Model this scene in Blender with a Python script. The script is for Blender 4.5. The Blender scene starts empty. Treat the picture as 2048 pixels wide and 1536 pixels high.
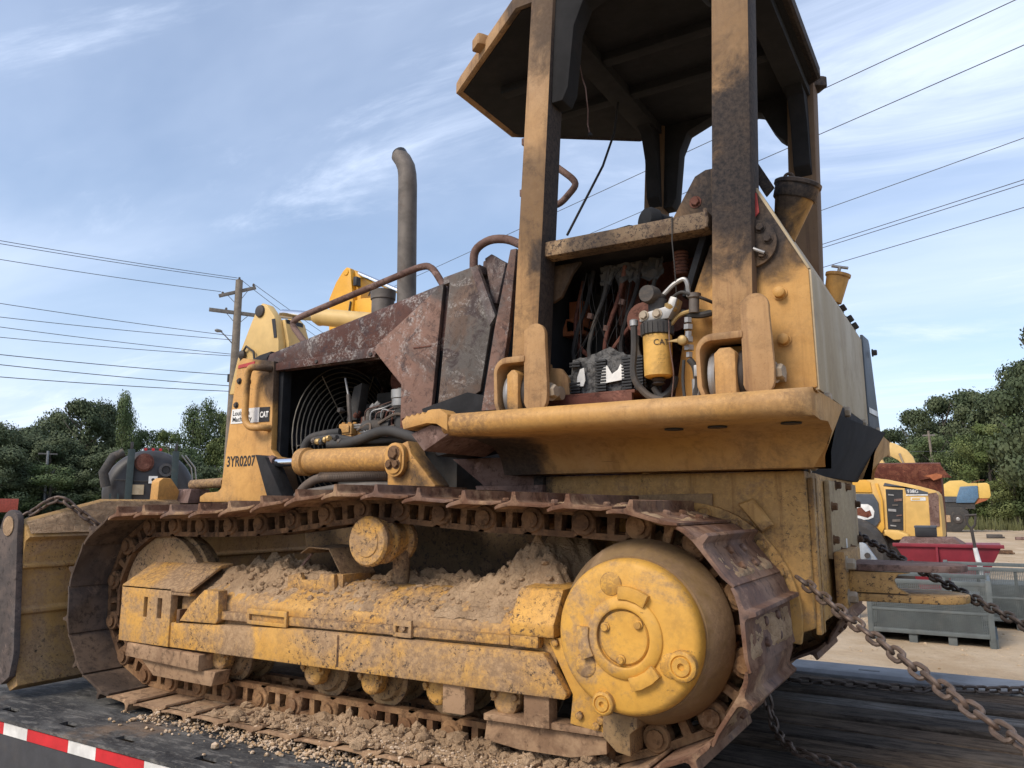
import bpy, bmesh, math, random
from mathutils import Vector, Matrix, noise
random.seed(7)
R = math.radians
sc = bpy.context.scene
col = sc.collection
# ------------------------------------------------------------------ camera
psi, pit = R(31.0), R(9.1)
Fv = Vector((-math.sin(psi)*math.cos(pit), math.cos(psi)*math.cos(pit), math.sin(pit)))
Rv = Vector((math.cos(psi), math.sin(psi), 0)); Uv = Rv.cross(Fv)
cam = bpy.data.cameras.new('camera'); camo = bpy.data.objects.new('camera', cam); col.objects.link(camo)
camo.matrix_world = Matrix(((Rv.x, Uv.x, -Fv.x, 0.0), (Rv.y, Uv.y, -Fv.y, -2.1), (Rv.z, Uv.z, -Fv.z, 0.857), (0, 0, 0, 1)))
cam.sensor_width = 36; cam.lens = 36*1540/2048; cam.clip_start = .05; cam.clip_end = 3000
sc.camera = camo
# ------------------------------------------------------------------ sky and sun
SUN_EL, SUN_AZ = R(42), R(-18)      # azimuth measured from -Y (behind the camera) towards +X
sdir = Vector((math.sin(SUN_AZ)*math.cos(SUN_EL), -math.cos(SUN_AZ)*math.cos(SUN_EL), math.sin(SUN_EL)))
w = bpy.data.worlds.new('World'); sc.world = w; w.use_nodes = True
nt = w.node_tree; N = nt.nodes; K = nt.links
bg = N['Background']
sky = N.new('ShaderNodeTexSky'); sky.sky_type = 'NISHITA'; sky.sun_disc = False
sky.sun_elevation = SUN_EL; sky.sun_rotation = math.atan2(sdir.x, sdir.y)
sky.air_density = 1.0; sky.dust_density = 1.6; sky.ozone_density = 2.0; sky.altitude = 50
tc = N.new('ShaderNodeTexCoord'); sp = N.new('ShaderNodeSeparateXYZ'); K.new(tc.outputs['Generated'], sp.inputs[0])
def wm(op, a, b=None, c=None):
    n = N.new('ShaderNodeMath'); n.operation = op
    for i, q in enumerate((a, b, c)):
        if q is None: continue
        if isinstance(q, (int, float)): n.inputs[i].default_value = q
        else: K.new(q, n.inputs[i])
    return n.outputs[0]
zz = wm('MAXIMUM', wm('ADD', sp.outputs[2], .10), .03)
cb = N.new('ShaderNodeCombineXYZ'); K.new(wm('DIVIDE', sp.outputs[0], zz), cb.inputs[0]); K.new(wm('DIVIDE', sp.outputs[1], zz), cb.inputs[1])
def wnoise(rot, scl, loc, detail, rough, dist):
    mp = N.new('ShaderNodeMapping'); K.new(cb.outputs[0], mp.inputs[0]); mp.inputs['Rotation'].default_value = (0, 0, rot)
    mp.inputs['Scale'].default_value = scl; mp.inputs['Location'].default_value = loc
    n = N.new('ShaderNodeTexNoise'); K.new(mp.outputs[0], n.inputs['Vector']); n.inputs['Scale'].default_value = 1.0
    n.inputs['Detail'].default_value = detail; n.inputs['Roughness'].default_value = rough; n.inputs['Distortion'].default_value = dist
    return n.outputs['Fac']
def wramp(f, a, b):
    r = N.new('ShaderNodeMapRange'); r.interpolation_type = 'SMOOTHSTEP'; K.new(f, r.inputs[0]); r.inputs[1].default_value = a; r.inputs[2].default_value = b
    return r.outputs[0]
veil = wramp(wnoise(R(35), (.34, .70, 1), (2.3, .7, 0), 6, .55, .4), .30, .78)
wisp = wramp(wnoise(R(-50), (.60, 1.35, 1), (5.1, 1.3, 0), 9, .66, .9), .49, .76)
low = wramp(sp.outputs[2], .42, .02)
fac = wm('MINIMUM', wm('ADD', wm('ADD', wm('MULTIPLY', veil, .66), wm('MULTIPLY', wisp, .62)), wm('ADD', wm('MULTIPLY', low, .14), .14)), .96)
mx = N.new('ShaderNodeMix'); mx.data_type = 'RGBA'; K.new(fac, mx.inputs['Factor']); K.new(sky.outputs[0], mx.inputs['A'])
mx.inputs['B'].default_value = (4.9, 5.6, 6.95, 1)
K.new(mx.outputs['Result'], bg.inputs['Color']); bg.inputs['Strength'].default_value = .148
sl = bpy.data.lights.new('sun', 'SUN'); sl.energy = 2.2; sl.angle = R(20); sl.color = (1, .91, .78)
so = bpy.data.objects.new('sun', sl); col.objects.link(so); so.rotation_euler = (-sdir).to_track_quat('-Z', 'Y').to_euler(); so.location = sdir*40
sc.view_settings.view_transform = 'Standard'; sc.view_settings.look = 'None'; sc.view_settings.exposure = 0.36; sc.view_settings.gamma = 1
sc.render.engine = 'CYCLES'; sc.cycles.use_denoising = True; sc.cycles.max_bounces = 6; sc.cycles.diffuse_bounces = 3
sc.cycles.caustics_reflective = False; sc.cycles.caustics_refractive = False

# ------------------------------------------------------------------ materials
MATS = {}
class Mat:
    def __init__(s, name, rough=.6, metal=0.0, spec=.4):
        s.m = bpy.data.materials.new(name); s.m.use_nodes = True; s.t = s.m.node_tree; s.n = s.t.nodes; s.l = s.t.links
        s.b = s.n['Principled BSDF']; s.b.inputs['Roughness'].default_value = rough; s.b.inputs['Metallic'].default_value = metal
        s.b.inputs['Specular IOR Level'].default_value = spec
        g = s.n.new('ShaderNodeNewGeometry'); s.pos = g.outputs['Position']; s.geo = g
        s.c = None; s.r = None; s.bump_h = None
        MATS[name] = s.m
    def setin(s, sock, v):
        if isinstance(v, (int, float)): sock.default_value = v
        elif isinstance(v, (tuple, list)): sock.default_value = (*v, 1) if len(v) == 3 and len(sock.default_value) == 4 else v
        else: s.l.new(v, sock)
    def math(s, op, a, b=0.0, c=None):
        n = s.n.new('ShaderNodeMath'); n.operation = op; s.setin(n.inputs[0], a); s.setin(n.inputs[1], b)
        if c is not None: s.setin(n.inputs[2], c)
        return n.outputs[0]
    def noise(s, scale=5, detail=6, rough=.6, dist=0.0, stretch=None, off=(0, 0, 0), vec=None):
        v = vec or s.pos
        if stretch or off != (0, 0, 0):
            m = s.n.new('ShaderNodeMapping'); s.l.new(v, m.inputs[0])
            m.inputs['Scale'].default_value = stretch or (1, 1, 1); m.inputs['Location'].default_value = off; v = m.outputs[0]
        n = s.n.new('ShaderNodeTexNoise'); s.l.new(v, n.inputs['Vector'])
        n.inputs['Scale'].default_value = scale; n.inputs['Detail'].default_value = detail
        n.inputs['Roughness'].default_value = rough; n.inputs['Distortion'].default_value = dist
        return n.outputs['Fac']
    def ramp(s, f, a, b, lo=0.0, hi=1.0):
        r = s.n.new('ShaderNodeMapRange'); r.interpolation_type = 'SMOOTHSTEP'; s.l.new(f, r.inputs[0])
        r.inputs[1].default_value = a; r.inputs[2].default_value = b; r.inputs[3].default_value = lo; r.inputs[4].default_value = hi
        return r.outputs[0]
    def mix(s, f, a, b):
        n = s.n.new('ShaderNodeMix'); n.data_type = 'RGBA'; s.setin(n.inputs['Factor'], f); s.setin(n.inputs['A'], a); s.setin(n.inputs['B'], b)
        return n.outputs['Result']
    def layer(s, f, colr, rough=None):
        s.c = s.mix(f, s.c, colr)
        if rough is not None:
            n = s.n.new('ShaderNodeMix'); s.setin(n.inputs['Factor'], f); s.setin(n.inputs['A'], s.r if s.r is not None else s.b.inputs['Roughness'].default_value); s.setin(n.inputs['B'], rough)
            s.r = n.outputs['Result']
    def blob(s, centre, rad, soft=1.0):
        n = s.n.new('ShaderNodeVectorMath'); n.operation = 'DISTANCE'; s.l.new(s.pos, n.inputs[0]); n.inputs[1].default_value = centre
        return s.ramp(n.outputs['Value'], rad*(1+soft*.5), rad*(1-soft*.5))
    def axis(s, i):
        q = s.n.new('ShaderNodeSeparateXYZ'); s.l.new(s.pos, q.inputs[0]); return q.outputs[i]
    def done(s, bump=None, strength=.3, dist=.004):
        if s.c is not None: s.setin(s.b.inputs['Base Color'], s.c)
        if s.r is not None: s.setin(s.b.inputs['Roughness'], s.r)
        if bump is not None:
            bn = s.n.new('ShaderNodeBump'); bn.inputs['Strength'].default_value = strength; bn.inputs['Distance'].default_value = dist
            s.l.new(bump, bn.inputs['Height']); s.l.new(bn.outputs[0], s.b.inputs['Normal'])
        return s.m

YEL = (.60, .31, .085); MUD = (.40, .265, .155); RUST = (.115, .052, .036); SOOT = (.012, .012, .015)
def paint(name, base=YEL, fade=.35, dirt=.5, chips=.5, mud=0.0, streak=.3, soot=(), sootamt=1.0, rust=.2, rough=.55, edge=.5, scratch=.5):
    m = Mat(name, rough)
    big = m.noise(1.7, 5, .6); mid = m.noise(7, 9, .7, .4); fine = m.noise(60, 8, .75); grit = m.noise(190, 4, .7)
    fadec = tuple(min(1, c*.80+.12*fade) for c in base)
    m.c = m.mix(m.ramp(big, .35, .7), base, fadec)
    m.layer(m.math('MULTIPLY', m.ramp(m.noise(16, 8, .75, .3, off=(5, 8, 2)), .42, .62), .30), (base[0]*.66, base[1]*.60, base[2]*.55), .7)
    if streak:
        st = m.noise(1, 6, .65, .2, stretch=(20, 20, 1.3))
        m.layer(m.math('MULTIPLY', m.ramp(st, .50, .72), streak), (base[0]*.42, base[1]*.37, base[2]*.42), .75)
    m.layer(m.math('MULTIPLY', m.ramp(m.math('ADD', mid, m.math('MULTIPLY', m.math('SUBTRACT', fine, .5), .5)), .47, .68), m.math('MULTIPLY', m.ramp(m.noise(1.15, 4, .6, .3, off=(6, 3, 8)), .36, .62, .25, 1.25), dirt)), (.155, .095, .052), .9)
    m.layer(m.math('MULTIPLY', m.math('MULTIPLY', m.ramp(grit, .54, .68), m.ramp(m.noise(1.6, 4, .6, .3, off=(1, 6, 4)), .40, .62)), .14+.30*dirt), (.12, .075, .045), .85)
    if rust: m.layer(m.math('MULTIPLY', m.ramp(m.noise(5.3, 10, .75, .6, off=(3, 1, 7)), .59, .66), rust), (.15, .055, .028), .85)
    if mud:
        mf = m.math('ADD', m.noise(3.1, 10, .72, .5, off=(9, 2, 4)), m.math('MULTIPLY', m.math('SUBTRACT', fine, .5), .28))
        m.layer(m.math('MULTIPLY', m.ramp(mf, .60-.30*mud, .74-.22*mud), .92), m.mix(m.ramp(fine, .35, .65), MUD, (.26, .165, .095)), .97)
    if chips:
        ar = m.ramp(m.noise(2.2, 5, .65, 0, off=(7, 7, 1)), .66-.26*chips, .82-.26*chips)
        ch = m.ramp(m.noise(62, 8, .82, .3, off=(1, 5, 2)), .60-.05*chips, .63-.05*chips)
        m.layer(m.math('MULTIPLY', ch, ar), (.04, .028, .024), .85)
        ch2 = m.ramp(m.noise(20, 10, .82, .25, stretch=(.55, .55, 1.3), off=(6, 5, 9)), .66-.03*chips, .675-.03*chips)
        m.layer(m.math('MULTIPLY', ch2, .85), (.06, .04, .032), .85)
    if scratch:
        for st_, of in (((5, 5, 150), (2, 3, 1)), ((170, 60, 9), (4, 4, 2))):
            s1 = m.ramp(m.noise(1, 4, .6, .5, stretch=st_, off=of), .705, .725)
            m.layer(m.math('MULTIPLY', m.math('MULTIPLY', s1, m.ramp(big, .38, .62)), scratch), (.085, .05, .03), .8)
    if edge:
        pt = m.geo.outputs['Pointiness']
        m.layer(m.math('MULTIPLY', m.math('MULTIPLY', m.ramp(pt, .53, .60), m.ramp(fine, .36, .56)), edge), (.12, .07, .045), .8)
    for (c, rad, so_, amt) in soot:
        f = m.blob(c, rad, so_)
        f2 = m.math('MULTIPLY', m.ramp(m.math('ADD', f, m.math('MULTIPLY', m.math('SUBTRACT', mid, .5), 1.5)), .25, .90), amt*sootamt)
        m.layer(f2, m.mix(m.ramp(fine, .35, .65), SOOT, (.055, .042, .036)), .92)
    return m.done(m.math('ADD', mid, m.math('MULTIPLY', fine, .6)), .28, .004)

def burnt(name, a=(.085, .042, .038), b=(.16, .15, .155), c=(.30, .17, .14), chalk=.5, rough=.82):
    m = Mat(name, rough, .1)
    n1 = m.noise(2.6, 9, .72, .8); n2 = m.noise(7.5, 10, .76, .9, off=(4, 2, 8)); n3 = m.noise(85, 7, .8, .4); n4 = m.noise(1.5, 7, .68, .5, off=(8, 1, 1)); n5 = m.noise(24, 8, .8, .8, off=(2, 6, 6))
    m.c = m.mix(m.ramp(n1, .42, .58), a, b)
    m.layer(m.math('MULTIPLY', m.ramp(n4, .47, .60), .8), c)
    m.layer(m.math('MULTIPLY', m.ramp(n2, .52, .62), .8), (.045, .028, .030))
    m.layer(m.math('MULTIPLY', m.ramp(n5, .50, .62), .55), tuple(x*.35 for x in a))
    ck = m.math('MULTIPLY', m.ramp(m.noise(4.2, 10, .78, 1.4, off=(1, 9, 3)), .50, .60), m.ramp(n3, .46, .56))
    m.layer(m.math('MULTIPLY', ck, chalk), (.50, .47, .44), .97)
    ck2 = m.math('MULTIPLY', m.ramp(m.noise(1.9, 6, .7, .6, off=(4, 4, 1)), .50, .62), m.ramp(n5, .54, .60))
    m.layer(m.math('MULTIPLY', ck2, chalk*.7), (.36, .33, .32), .97)
    return m.done(m.math('ADD', n2, m.math('MULTIPLY', n3, .9)), .55, .005)

def rusty(name, a=RUST, b=(.21, .115, .075), mud=.4, polish=0.0, rough=.75):
    m = Mat(name, rough+.1, .04, .3)
    n1 = m.noise(5, 8, .7, .5); n2 = m.noise(30, 8, .75)
    m.c = m.mix(m.ramp(n1, .42, .58), a, b)
    m.layer(m.math('MULTIPLY', m.ramp(n2, .50, .64), .75), tuple(x*.35 for x in a))
    m.layer(m.math('MULTIPLY', m.ramp(m.noise(12, 9, .78, .5, off=(5, 1, 3)), .56, .66), .7), tuple(min(1, x*1.7) for x in b))
    if polish: m.layer(m.math('MULTIPLY', m.ramp(m.noise(3.3, 4, .5, 0, off=(2, 2, 9)), .5, .64), polish), (.17, .17, .19), .4)
    if mud:
        mm = m.ramp(m.noise(4.1, 9, .7, .4, off=(9, 2, 4)), .70-.3*mud, .80-.22*mud)
        m.layer(mm, m.mix(m.ramp(n2, .3, .7), MUD, (.25, .15, .09)), .95)
    return m.done(m.math('ADD', n1, n2), .5, .004)

def plain(name, c, rough=.6, metal=0.0, var=.35, scale=9, bump=.2, dirt=(.1, .08, .06), dirtamt=.3):
    m = Mat(name, rough, metal)
    n1 = m.noise(scale, 7, .65, .3); n2 = m.noise(scale*5, 6, .7)
    m.c = m.mix(m.ramp(n1, .3, .7), tuple(x*(1-var*.5) for x in c), tuple(min(1, x*(1+var*.5)) for x in c))
    if dirtamt: m.layer(m.math('MULTIPLY', m.ramp(m.noise(scale*.6, 7, .7, .5, off=(3, 3, 3)), .5, .75), dirtamt), dirt, min(1, rough+.2))
    return m.done(m.math('ADD', n1, n2), bump, .003)

sootP = [((-1.35, .5, 2.05), .30, 1.4, .55), ((-.55, .5, 2.10), .34, 1.5, .95), ((-.45, 1.3, 2.98), .62, .9, .95), ((-1.6, 1.75, 3.0), .6, .9, .9), ((-.62, .45, 2.75), .5, 1.5, .45), ((-1.30, .5, 2.95), .35, 1.5, .8), ((-.55, .6, 1.88), .30, 1.2, .9),
         ((-.95, .5, 1.98), .42, 1.0, .6), ((-.6, 2.0, 2.6), .9, 1.2, .85), ((-1.45, 1.9, 3.0), .8, 1.0, .9), ((-1.33, .6, 1.75), .22, 1.0, .8)]
paint('rops_yellow', (.43, .245, .10), fade=.35, dirt=.60, chips=.25, soot=sootP, streak=.75, rust=.3, rough=.68, edge=.2, scratch=.25)
paint('yellow_clean', (.62, .325, .085), fade=.3, dirt=.30, chips=.60, streak=.25, rust=.12, soot=[((-3.08, .66, 1.52), .16, 1.2, .9), ((-3.2, .7, 1.7), .12, 1, .7), ((-2.0, .6, .95), .17, 1, .9), ((-2.85, .6, .98), .13, 1.2, .8)], scratch=.6)
paint('yellow_track', (.66, .345, .065), fade=.25, dirt=.55, chips=1.1, mud=.58, streak=.10, rust=.3, edge=.8, scratch=.8)
paint('yellow_drive', (.68, .36, .06), fade=.12, dirt=.26, chips=.45, mud=.42, streak=0.0, rust=.12, edge=.7, scratch=.4)
paint('yellow_fender', (.56, .30, .085), fade=.5, dirt=.40, chips=.3, streak=.45, rust=.3, soot=[((-1.7, .4, 1.03), .30, 1.0, .95)], scratch=.8)
paint('yellow_chassis', (.54, .30, .08), fade=.3, dirt=.75, chips=1.0, mud=.22, streak=.75, rust=.45, soot=[((-.45, .7, .95), .12, 1, .5), ((-1.75, .6, .93), .36, .7, 1.0)])
paint('yellow_belly', (.30, .19, .085), fade=.3, dirt=.9, chips=1.2, mud=.50, streak=.4, rust=.5, rough=.85)
paint('yellow_blade', (.42, .25, .085), fade=.3, dirt=.7, chips=.9, mud=.50, streak=.4, rust=.6, scratch=1.0)
paint('tank_yellow', (.57, .30, .075), fade=.3, dirt=.45, chips=.15, streak=.5, rust=.15, soot=[((-.62, .5, 1.95), .32, 1.0, .95), ((-.55, .5, 1.72), .14, 1.2, .8)], edge=.2, scratch=.2)
m = Mat('tank_beige', .65); n1 = m.noise(1, 7, .65, .5, stretch=(4, 4, .9)); n2 = m.noise(5, 9, .72, .4); n3 = m.noise(60, 7, .75)
m.c = m.mix(m.ramp(n1, .32, .68), (.36, .27, .155), (.47, .39, .27)); m.layer(m.math('MULTIPLY', m.ramp(n2, .46, .68), .55), (.27, .19, .11)); m.layer(m.math('MULTIPLY', m.ramp(n3, .55, .68), .35), (.16, .11, .075)); m.layer(m.math('MULTIPLY', m.ramp(m.noise(18, 8, .78, 1.0), .64, .67), .7), (.11, .06, .04)); m.done(n2, .12)
plain('tank_grey', (.075, .09, .11), .55, dirt=(.3, .24, .18), dirtamt=.5)
burnt('hood_burnt', (.075, .030, .022), (.085, .068, .066), (.10, .040, .028), .55); burnt('panel_burnt', (.15, .085, .065), (.105, .092, .086), (.27, .15, .11), .55); burnt('cowl_burnt', (.12, .080, .060), (.12, .105, .095), (.17, .11, .08), .5); burnt('console_burnt', (.10, .065, .06), (.15, .13, .125), (.20, .13, .11), .35)
paint('bar_burnt', (.40, .27, .15), fade=.6, dirt=.9, chips=1.6, streak=.3, rust=.8, soot=[((-.95, .5, 1.98), .42, 1.0, .5), ((-1.2, .5, 1.86), .12, 1.0, .5)], rough=.8)
paint('belly_shade', (.13, .085, .04), fade=.1, dirt=.9, chips=1.4, mud=.16, streak=.5, rust=.5, rough=.85)  # base colour darkened to paint in the body's shade; grime layered over it
paint('drum_brown', (.24, .15, .065), fade=.1, dirt=.8, chips=.3, mud=.55, streak=0, rust=.3, rough=.9)  # dark brown base with a patchy mud layer over it
plain('engine_grey', (.06, .057, .055), .75, .2, var=.7, dirt=(.14, .10, .07), dirtamt=.5)
plain('char', (.018, .017, .018), .9, var=.8, bump=.6, dirt=(.07, .05, .045), dirtamt=.45)
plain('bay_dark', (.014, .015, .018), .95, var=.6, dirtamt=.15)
rusty('rust_inner', (.10, .035, .025), (.16, .07, .05), 0); rusty('rail_rust', (.13, .075, .06), (.20, .13, .11), 0)
m = Mat('melted_plastic', .75); n1 = m.noise(40, 9, .75, .5); m.c = m.mix(m.ramp(n1, .35, .62), (.02, .02, .022), (.17, .165, .16)); m.done(n1, .9, .012)
rusty('shoe_top', (.13, .062, .036), (.22, .125, .078), .66, .18); rusty('shoe_dark', (.055, .037, .027), (.10, .068, .048), .24, .12)
rusty('shoe_mud', (.22, .13, .075), (.36, .225, .13), .72); rusty('link_rust', (.17, .085, .040), (.29, .165, .08), .50); rusty('link_dark', (.085, .046, .026), (.18, .10, .052), .30)
plain('steel', (.34, .33, .32), .45, .5); plain('bolt', (.33, .27, .20), .6, .2, dirt=(.2, .1, .05), dirtamt=.5); plain('bolt_dark', (.06, .05, .045), .6, .3)
plain('chrome', (.75, .76, .78), .12, 1.0, var=.1, bump=.02, dirtamt=.08); plain('pipe_grey', (.135, .115, .10), .65, .15, var=.6, dirt=(.09, .05, .03), dirtamt=.7)
plain('rubber', (.045, .042, .04), .75, dirt=(.2, .15, .11), dirtamt=.5); plain('hose_dusty', (.12, .09, .07), .8, dirt=(.3, .2, .13), dirtamt=.5)
plain('white_label', (.72, .71, .68), .6, dirtamt=.15); plain('black_label', (.02, .02, .022), .5, dirtamt=.1); plain('ink', (.03, .028, .027), .7, dirtamt=.1)
plain('letter_white', (.75, .74, .72), .5, dirtamt=.1); plain('red_label', (.40, .05, .045), .6); plain('brass', (.40, .27, .11), .5, .4); plain('orange_rust', (.34, .11, .045), .8)
plain('filter_yellow', (.60, .35, .085), .55, var=.4, scale=14, dirt=(.10, .07, .04), dirtamt=.75)
m = Mat('mud', .97); n1 = m.noise(6, 9, .7, .4); n2 = m.noise(42, 8, .75); m.c = m.mix(m.ramp(n1, .3, .7), (.31, .20, .115), (.52, .355, .215)); m.layer(m.math('MULTIPLY', m.ramp(n2, .52, .68), .7), (.20, .125, .08)); vo = m.n.new('ShaderNodeTexVoronoi'); vo.feature = 'DISTANCE_TO_EDGE'; vo.inputs['Scale'].default_value = 26; m.l.new(m.pos, vo.inputs['Vector']); ck = m.ramp(vo.outputs[0], .0, .05, 1, 0); m.layer(m.math('MULTIPLY', m.math('MULTIPLY', ck, m.ramp(n2, .50, .6)), .35), (.15, .095, .06)); m.done(m.math('SUBTRACT', m.math('ADD', n1, n2), m.math('MULTIPLY', ck, .15)), 1.0, .014)
m = Mat('gravel', .9); oi = m.n.new('ShaderNodeObjectInfo'); n1 = m.noise(60, 2, .5); m.c = m.mix(m.ramp(n1, .38, .62), (.40, .255, .13), (.60, .46, .33)); m.done(n1, .2)
# ------------------------------------------------------------------ mesh helpers
class MB:
    def __init__(s): s.v = []; s.f = []
    def add(s, vs, fs):
        o = len(s.v); s.v += [tuple(v) for v in vs]; s.f += [[i+o for i in f] for f in fs]; return s
    def box(s, x0, x1, y0, y1, z0, z1):
        return s.add([(x0,y0,z0),(x1,y0,z0),(x1,y1,z0),(x0,y1,z0),(x0,y0,z1),(x1,y0,z1),(x1,y1,z1),(x0,y1,z1)],
                     [(0,3,2,1),(4,5,6,7),(0,1,5,4),(1,2,6,5),(2,3,7,6),(3,0,4,7)])
    def obox(s, c, a, b, d):
        c, a, b, d = map(Vector, (c, a, b, d)); vs = []
        for k in (-1, 1):
            for i, j in ((-1,-1),(1,-1),(1,1),(-1,1)): vs.append(c+a*i+b*j+d*k)
        return s.add(vs, [(0,3,2,1),(4,5,6,7),(0,1,5,4),(1,2,6,5),(2,3,7,6),(3,0,4,7)])
    def prism(s, poly, a, b, axis='Y'):
        def P(p, t): return (p[0], t, p[1]) if axis == 'Y' else ((t, p[0], p[1]) if axis == 'X' else (p[0], p[1], t))
        n = len(poly)
        return s.add([P(p, a) for p in poly]+[P(p, b) for p in poly], [tuple(range(n)), tuple(range(2*n-1, n-1, -1))]+[(i, i+n, (i+1) % n+n, (i+1) % n) for i in range(n)])
    def loft(s, secs, cap=True):
        n = len(secs[0]); vs = [p for q in secs for p in q]; fs = []
        for k in range(len(secs)-1):
            for i in range(n): fs.append((k*n+i, k*n+(i+1) % n, (k+1)*n+(i+1) % n, (k+1)*n+i))
        if cap: fs += [tuple(range(n-1, -1, -1)), tuple(range((len(secs)-1)*n, len(secs)*n))]
        return s.add(vs, fs)
    def lathe(s, prof, p0, d, n=20, cap=True):      # prof: (t along d, radius)
        p0 = Vector(p0); d = Vector(d).normalized(); u = d.orthogonal().normalized(); v = d.cross(u)
        secs = [[p0+d*t+(u*math.cos(2*math.pi*i/n)+v*math.sin(2*math.pi*i/n))*max(r, 1e-4) for i in range(n)] for t, r in prof]
        return s.loft(secs, cap)
    def cyl(s, p0, p1, r0, r1=None, n=14):
        p0, p1 = Vector(p0), Vector(p1); L = (p1-p0).length
        return s.lathe([(0, r0), (L, r0 if r1 is None else r1)], p0, p1-p0, n)
    def tube(s, pts, r, n=8, closed=False):
        pts = [Vector(p) for p in pts]; m_ = len(pts); secs = []; up = None
        for i, p in enumerate(pts):
            if closed: t = pts[(i+1) % m_]-pts[i-1]
            else: t = pts[min(i+1, m_-1)]-pts[max(i-1, 0)]
            t.normalize()
            if up is None: up = t.orthogonal().normalized()
            up = (up-t*up.dot(t)).normalized(); b = t.cross(up); rr = r[i] if isinstance(r, (list, tuple)) else r
            secs.append([p+(up*math.cos(2*math.pi*k/n)+b*math.sin(2*math.pi*k/n))*rr for k in range(n)])
        if closed: secs.append(secs[0])
        return s.loft(secs, not closed)
    def grid(s, xs, zs, holes, y0, y1):   # plate in XZ with rectangular holes (ix,iz cells)
        nx, nz = len(xs), len(zs); vs = [(x, y, z) for y in (y0, y1) for z in zs for x in xs]; fs = []
        I = lambda i, j, k: k*nx*nz+j*nx+i
        solid = lambda i, j: 0 <= i < nx-1 and 0 <= j < nz-1 and (i, j) not in holes
        for j in range(nz-1):
            for i in range(nx-1):
                if not solid(i, j): continue
                fs += [(I(i,j,0),I(i+1,j,0),I(i+1,j+1,0),I(i,j+1,0)), (I(i,j,1),I(i,j+1,1),I(i+1,j+1,1),I(i+1,j,1))]
                if not solid(i-1, j): fs.append((I(i,j,0),I(i,j+1,0),I(i,j+1,1),I(i,j,1)))
                if not solid(i+1, j): fs.append((I(i+1,j,0),I(i+1,j,1),I(i+1,j+1,1),I(i+1,j+1,0)))
                if not solid(i, j-1): fs.append((I(i,j,0),I(i,j,1),I(i+1,j,1),I(i+1,j,0)))
                if not solid(i, j+1): fs.append((I(i,j+1,0),I(i+1,j+1,0),I(i+1,j+1,1),I(i,j+1,1)))
        return s.add(vs, fs)
    def mirror(s, cy):
        q = MB(); q.v = [(x, 2*cy-y, z) for x, y, z in s.v]; q.f = [f[::-1] for f in s.f]; return q
    def mesh(s, name, mat, bevel=0.0, smooth=True, ang=38, origin=None):
        me = bpy.data.meshes.new(name)
        if origin is None:
            lo = [min(v[k] for v in s.v) for k in range(3)]; hi = [max(v[k] for v in s.v) for k in range(3)]
            origin = Vector([(a+b)/2 for a, b in zip(lo, hi)])
        me.from_pydata([tuple(Vector(v)-origin) for v in s.v], [], s.f)
        bm = bmesh.new(); bm.from_mesh(me); bmesh.ops.recalc_face_normals(bm, faces=bm.faces)
        if bevel > 0:
            es = [e for e in bm.edges if len(e.link_faces) == 2 and e.calc_face_angle(0) > R(28)]
            bmesh.ops.bevel(bm, geom=es, offset=bevel, segments=2, profile=.6, affect='EDGES', clamp_overlap=True)
        bm.to_mesh(me); bm.free()
        if smooth: me.shade_smooth(); me.set_sharp_from_angle(angle=R(ang))
        me.materials.append(MATS[mat]); return me, origin
    def build(s, name, mat, parent=None, bevel=0.0, smooth=True, ang=38):
        me, o_ = s.mesh(name, mat, bevel, smooth, ang); return place(me, name, o_, parent)
WL = {}
def place(me, name, w_, parent=None):
    o = bpy.data.objects.new(name, me); col.objects.link(o); WL[o.name] = Vector(w_)
    if parent is not None: o.parent = parent; o.location = Vector(w_)-WL[parent.name]
    else: o.location = w_
    return o
def tag(o, label=None, cat=None, group=None, kind=None):
    if label: o['label'] = label
    if cat: o['category'] = cat
    if group: o['group'] = group
    if kind: o['kind'] = kind
    return o
def thing(name, loc, label, cat, group=None):
    o = bpy.data.objects.new(name, None); o.empty_display_size = .2; col.objects.link(o); o.location = loc; WL[o.name] = Vector(loc)
    return tag(o, label, cat, group)
def arc(c, r, a0, a1, n, y): return [(c[0]+r*math.cos(R(a0+(a1-a0)*i/n)), y, c[1]+r*math.sin(R(a0+(a1-a0)*i/n))) for i in range(n+1)]
def arc2(c, r, a0, a1, n): return [(c[0]+r*math.cos(R(a0+(a1-a0)*i/n)), c[1]+r*math.sin(R(a0+(a1-a0)*i/n))) for i in range(n+1)]
def fillet(pts, r, k=4):                # round the corners of an open 3D polyline
    pts = [Vector(p) for p in pts]; out = [pts[0]]
    for i in range(1, len(pts)-1):
        a, b, c = pts[i-1], pts[i], pts[i+1]; d0 = min(r, (a-b).length*.45); d1 = min(r, (c-b).length*.45)
        p, q = b+(a-b).normalized()*d0, b+(c-b).normalized()*d1
        for j in range(k+1):
            t = j/k; out.append(p*(1-t)**2+b*2*t*(1-t)+q*t*t)
    return out+[pts[-1]]
def hexbolt(parent, p, d, r=.014, h=.012, mat='bolt', name='bolt', washer=True):
    b = MB(); d = Vector(d).normalized(); p = Vector(p)
    if washer: b.lathe([(-.003, r*1.35), (.003, r*1.35)], p, d, 12)
    b.lathe([(0, r), (h*.8, r), (h, r*.85)], p, d, 6); return b.build(name, mat, parent, smooth=False)
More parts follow.
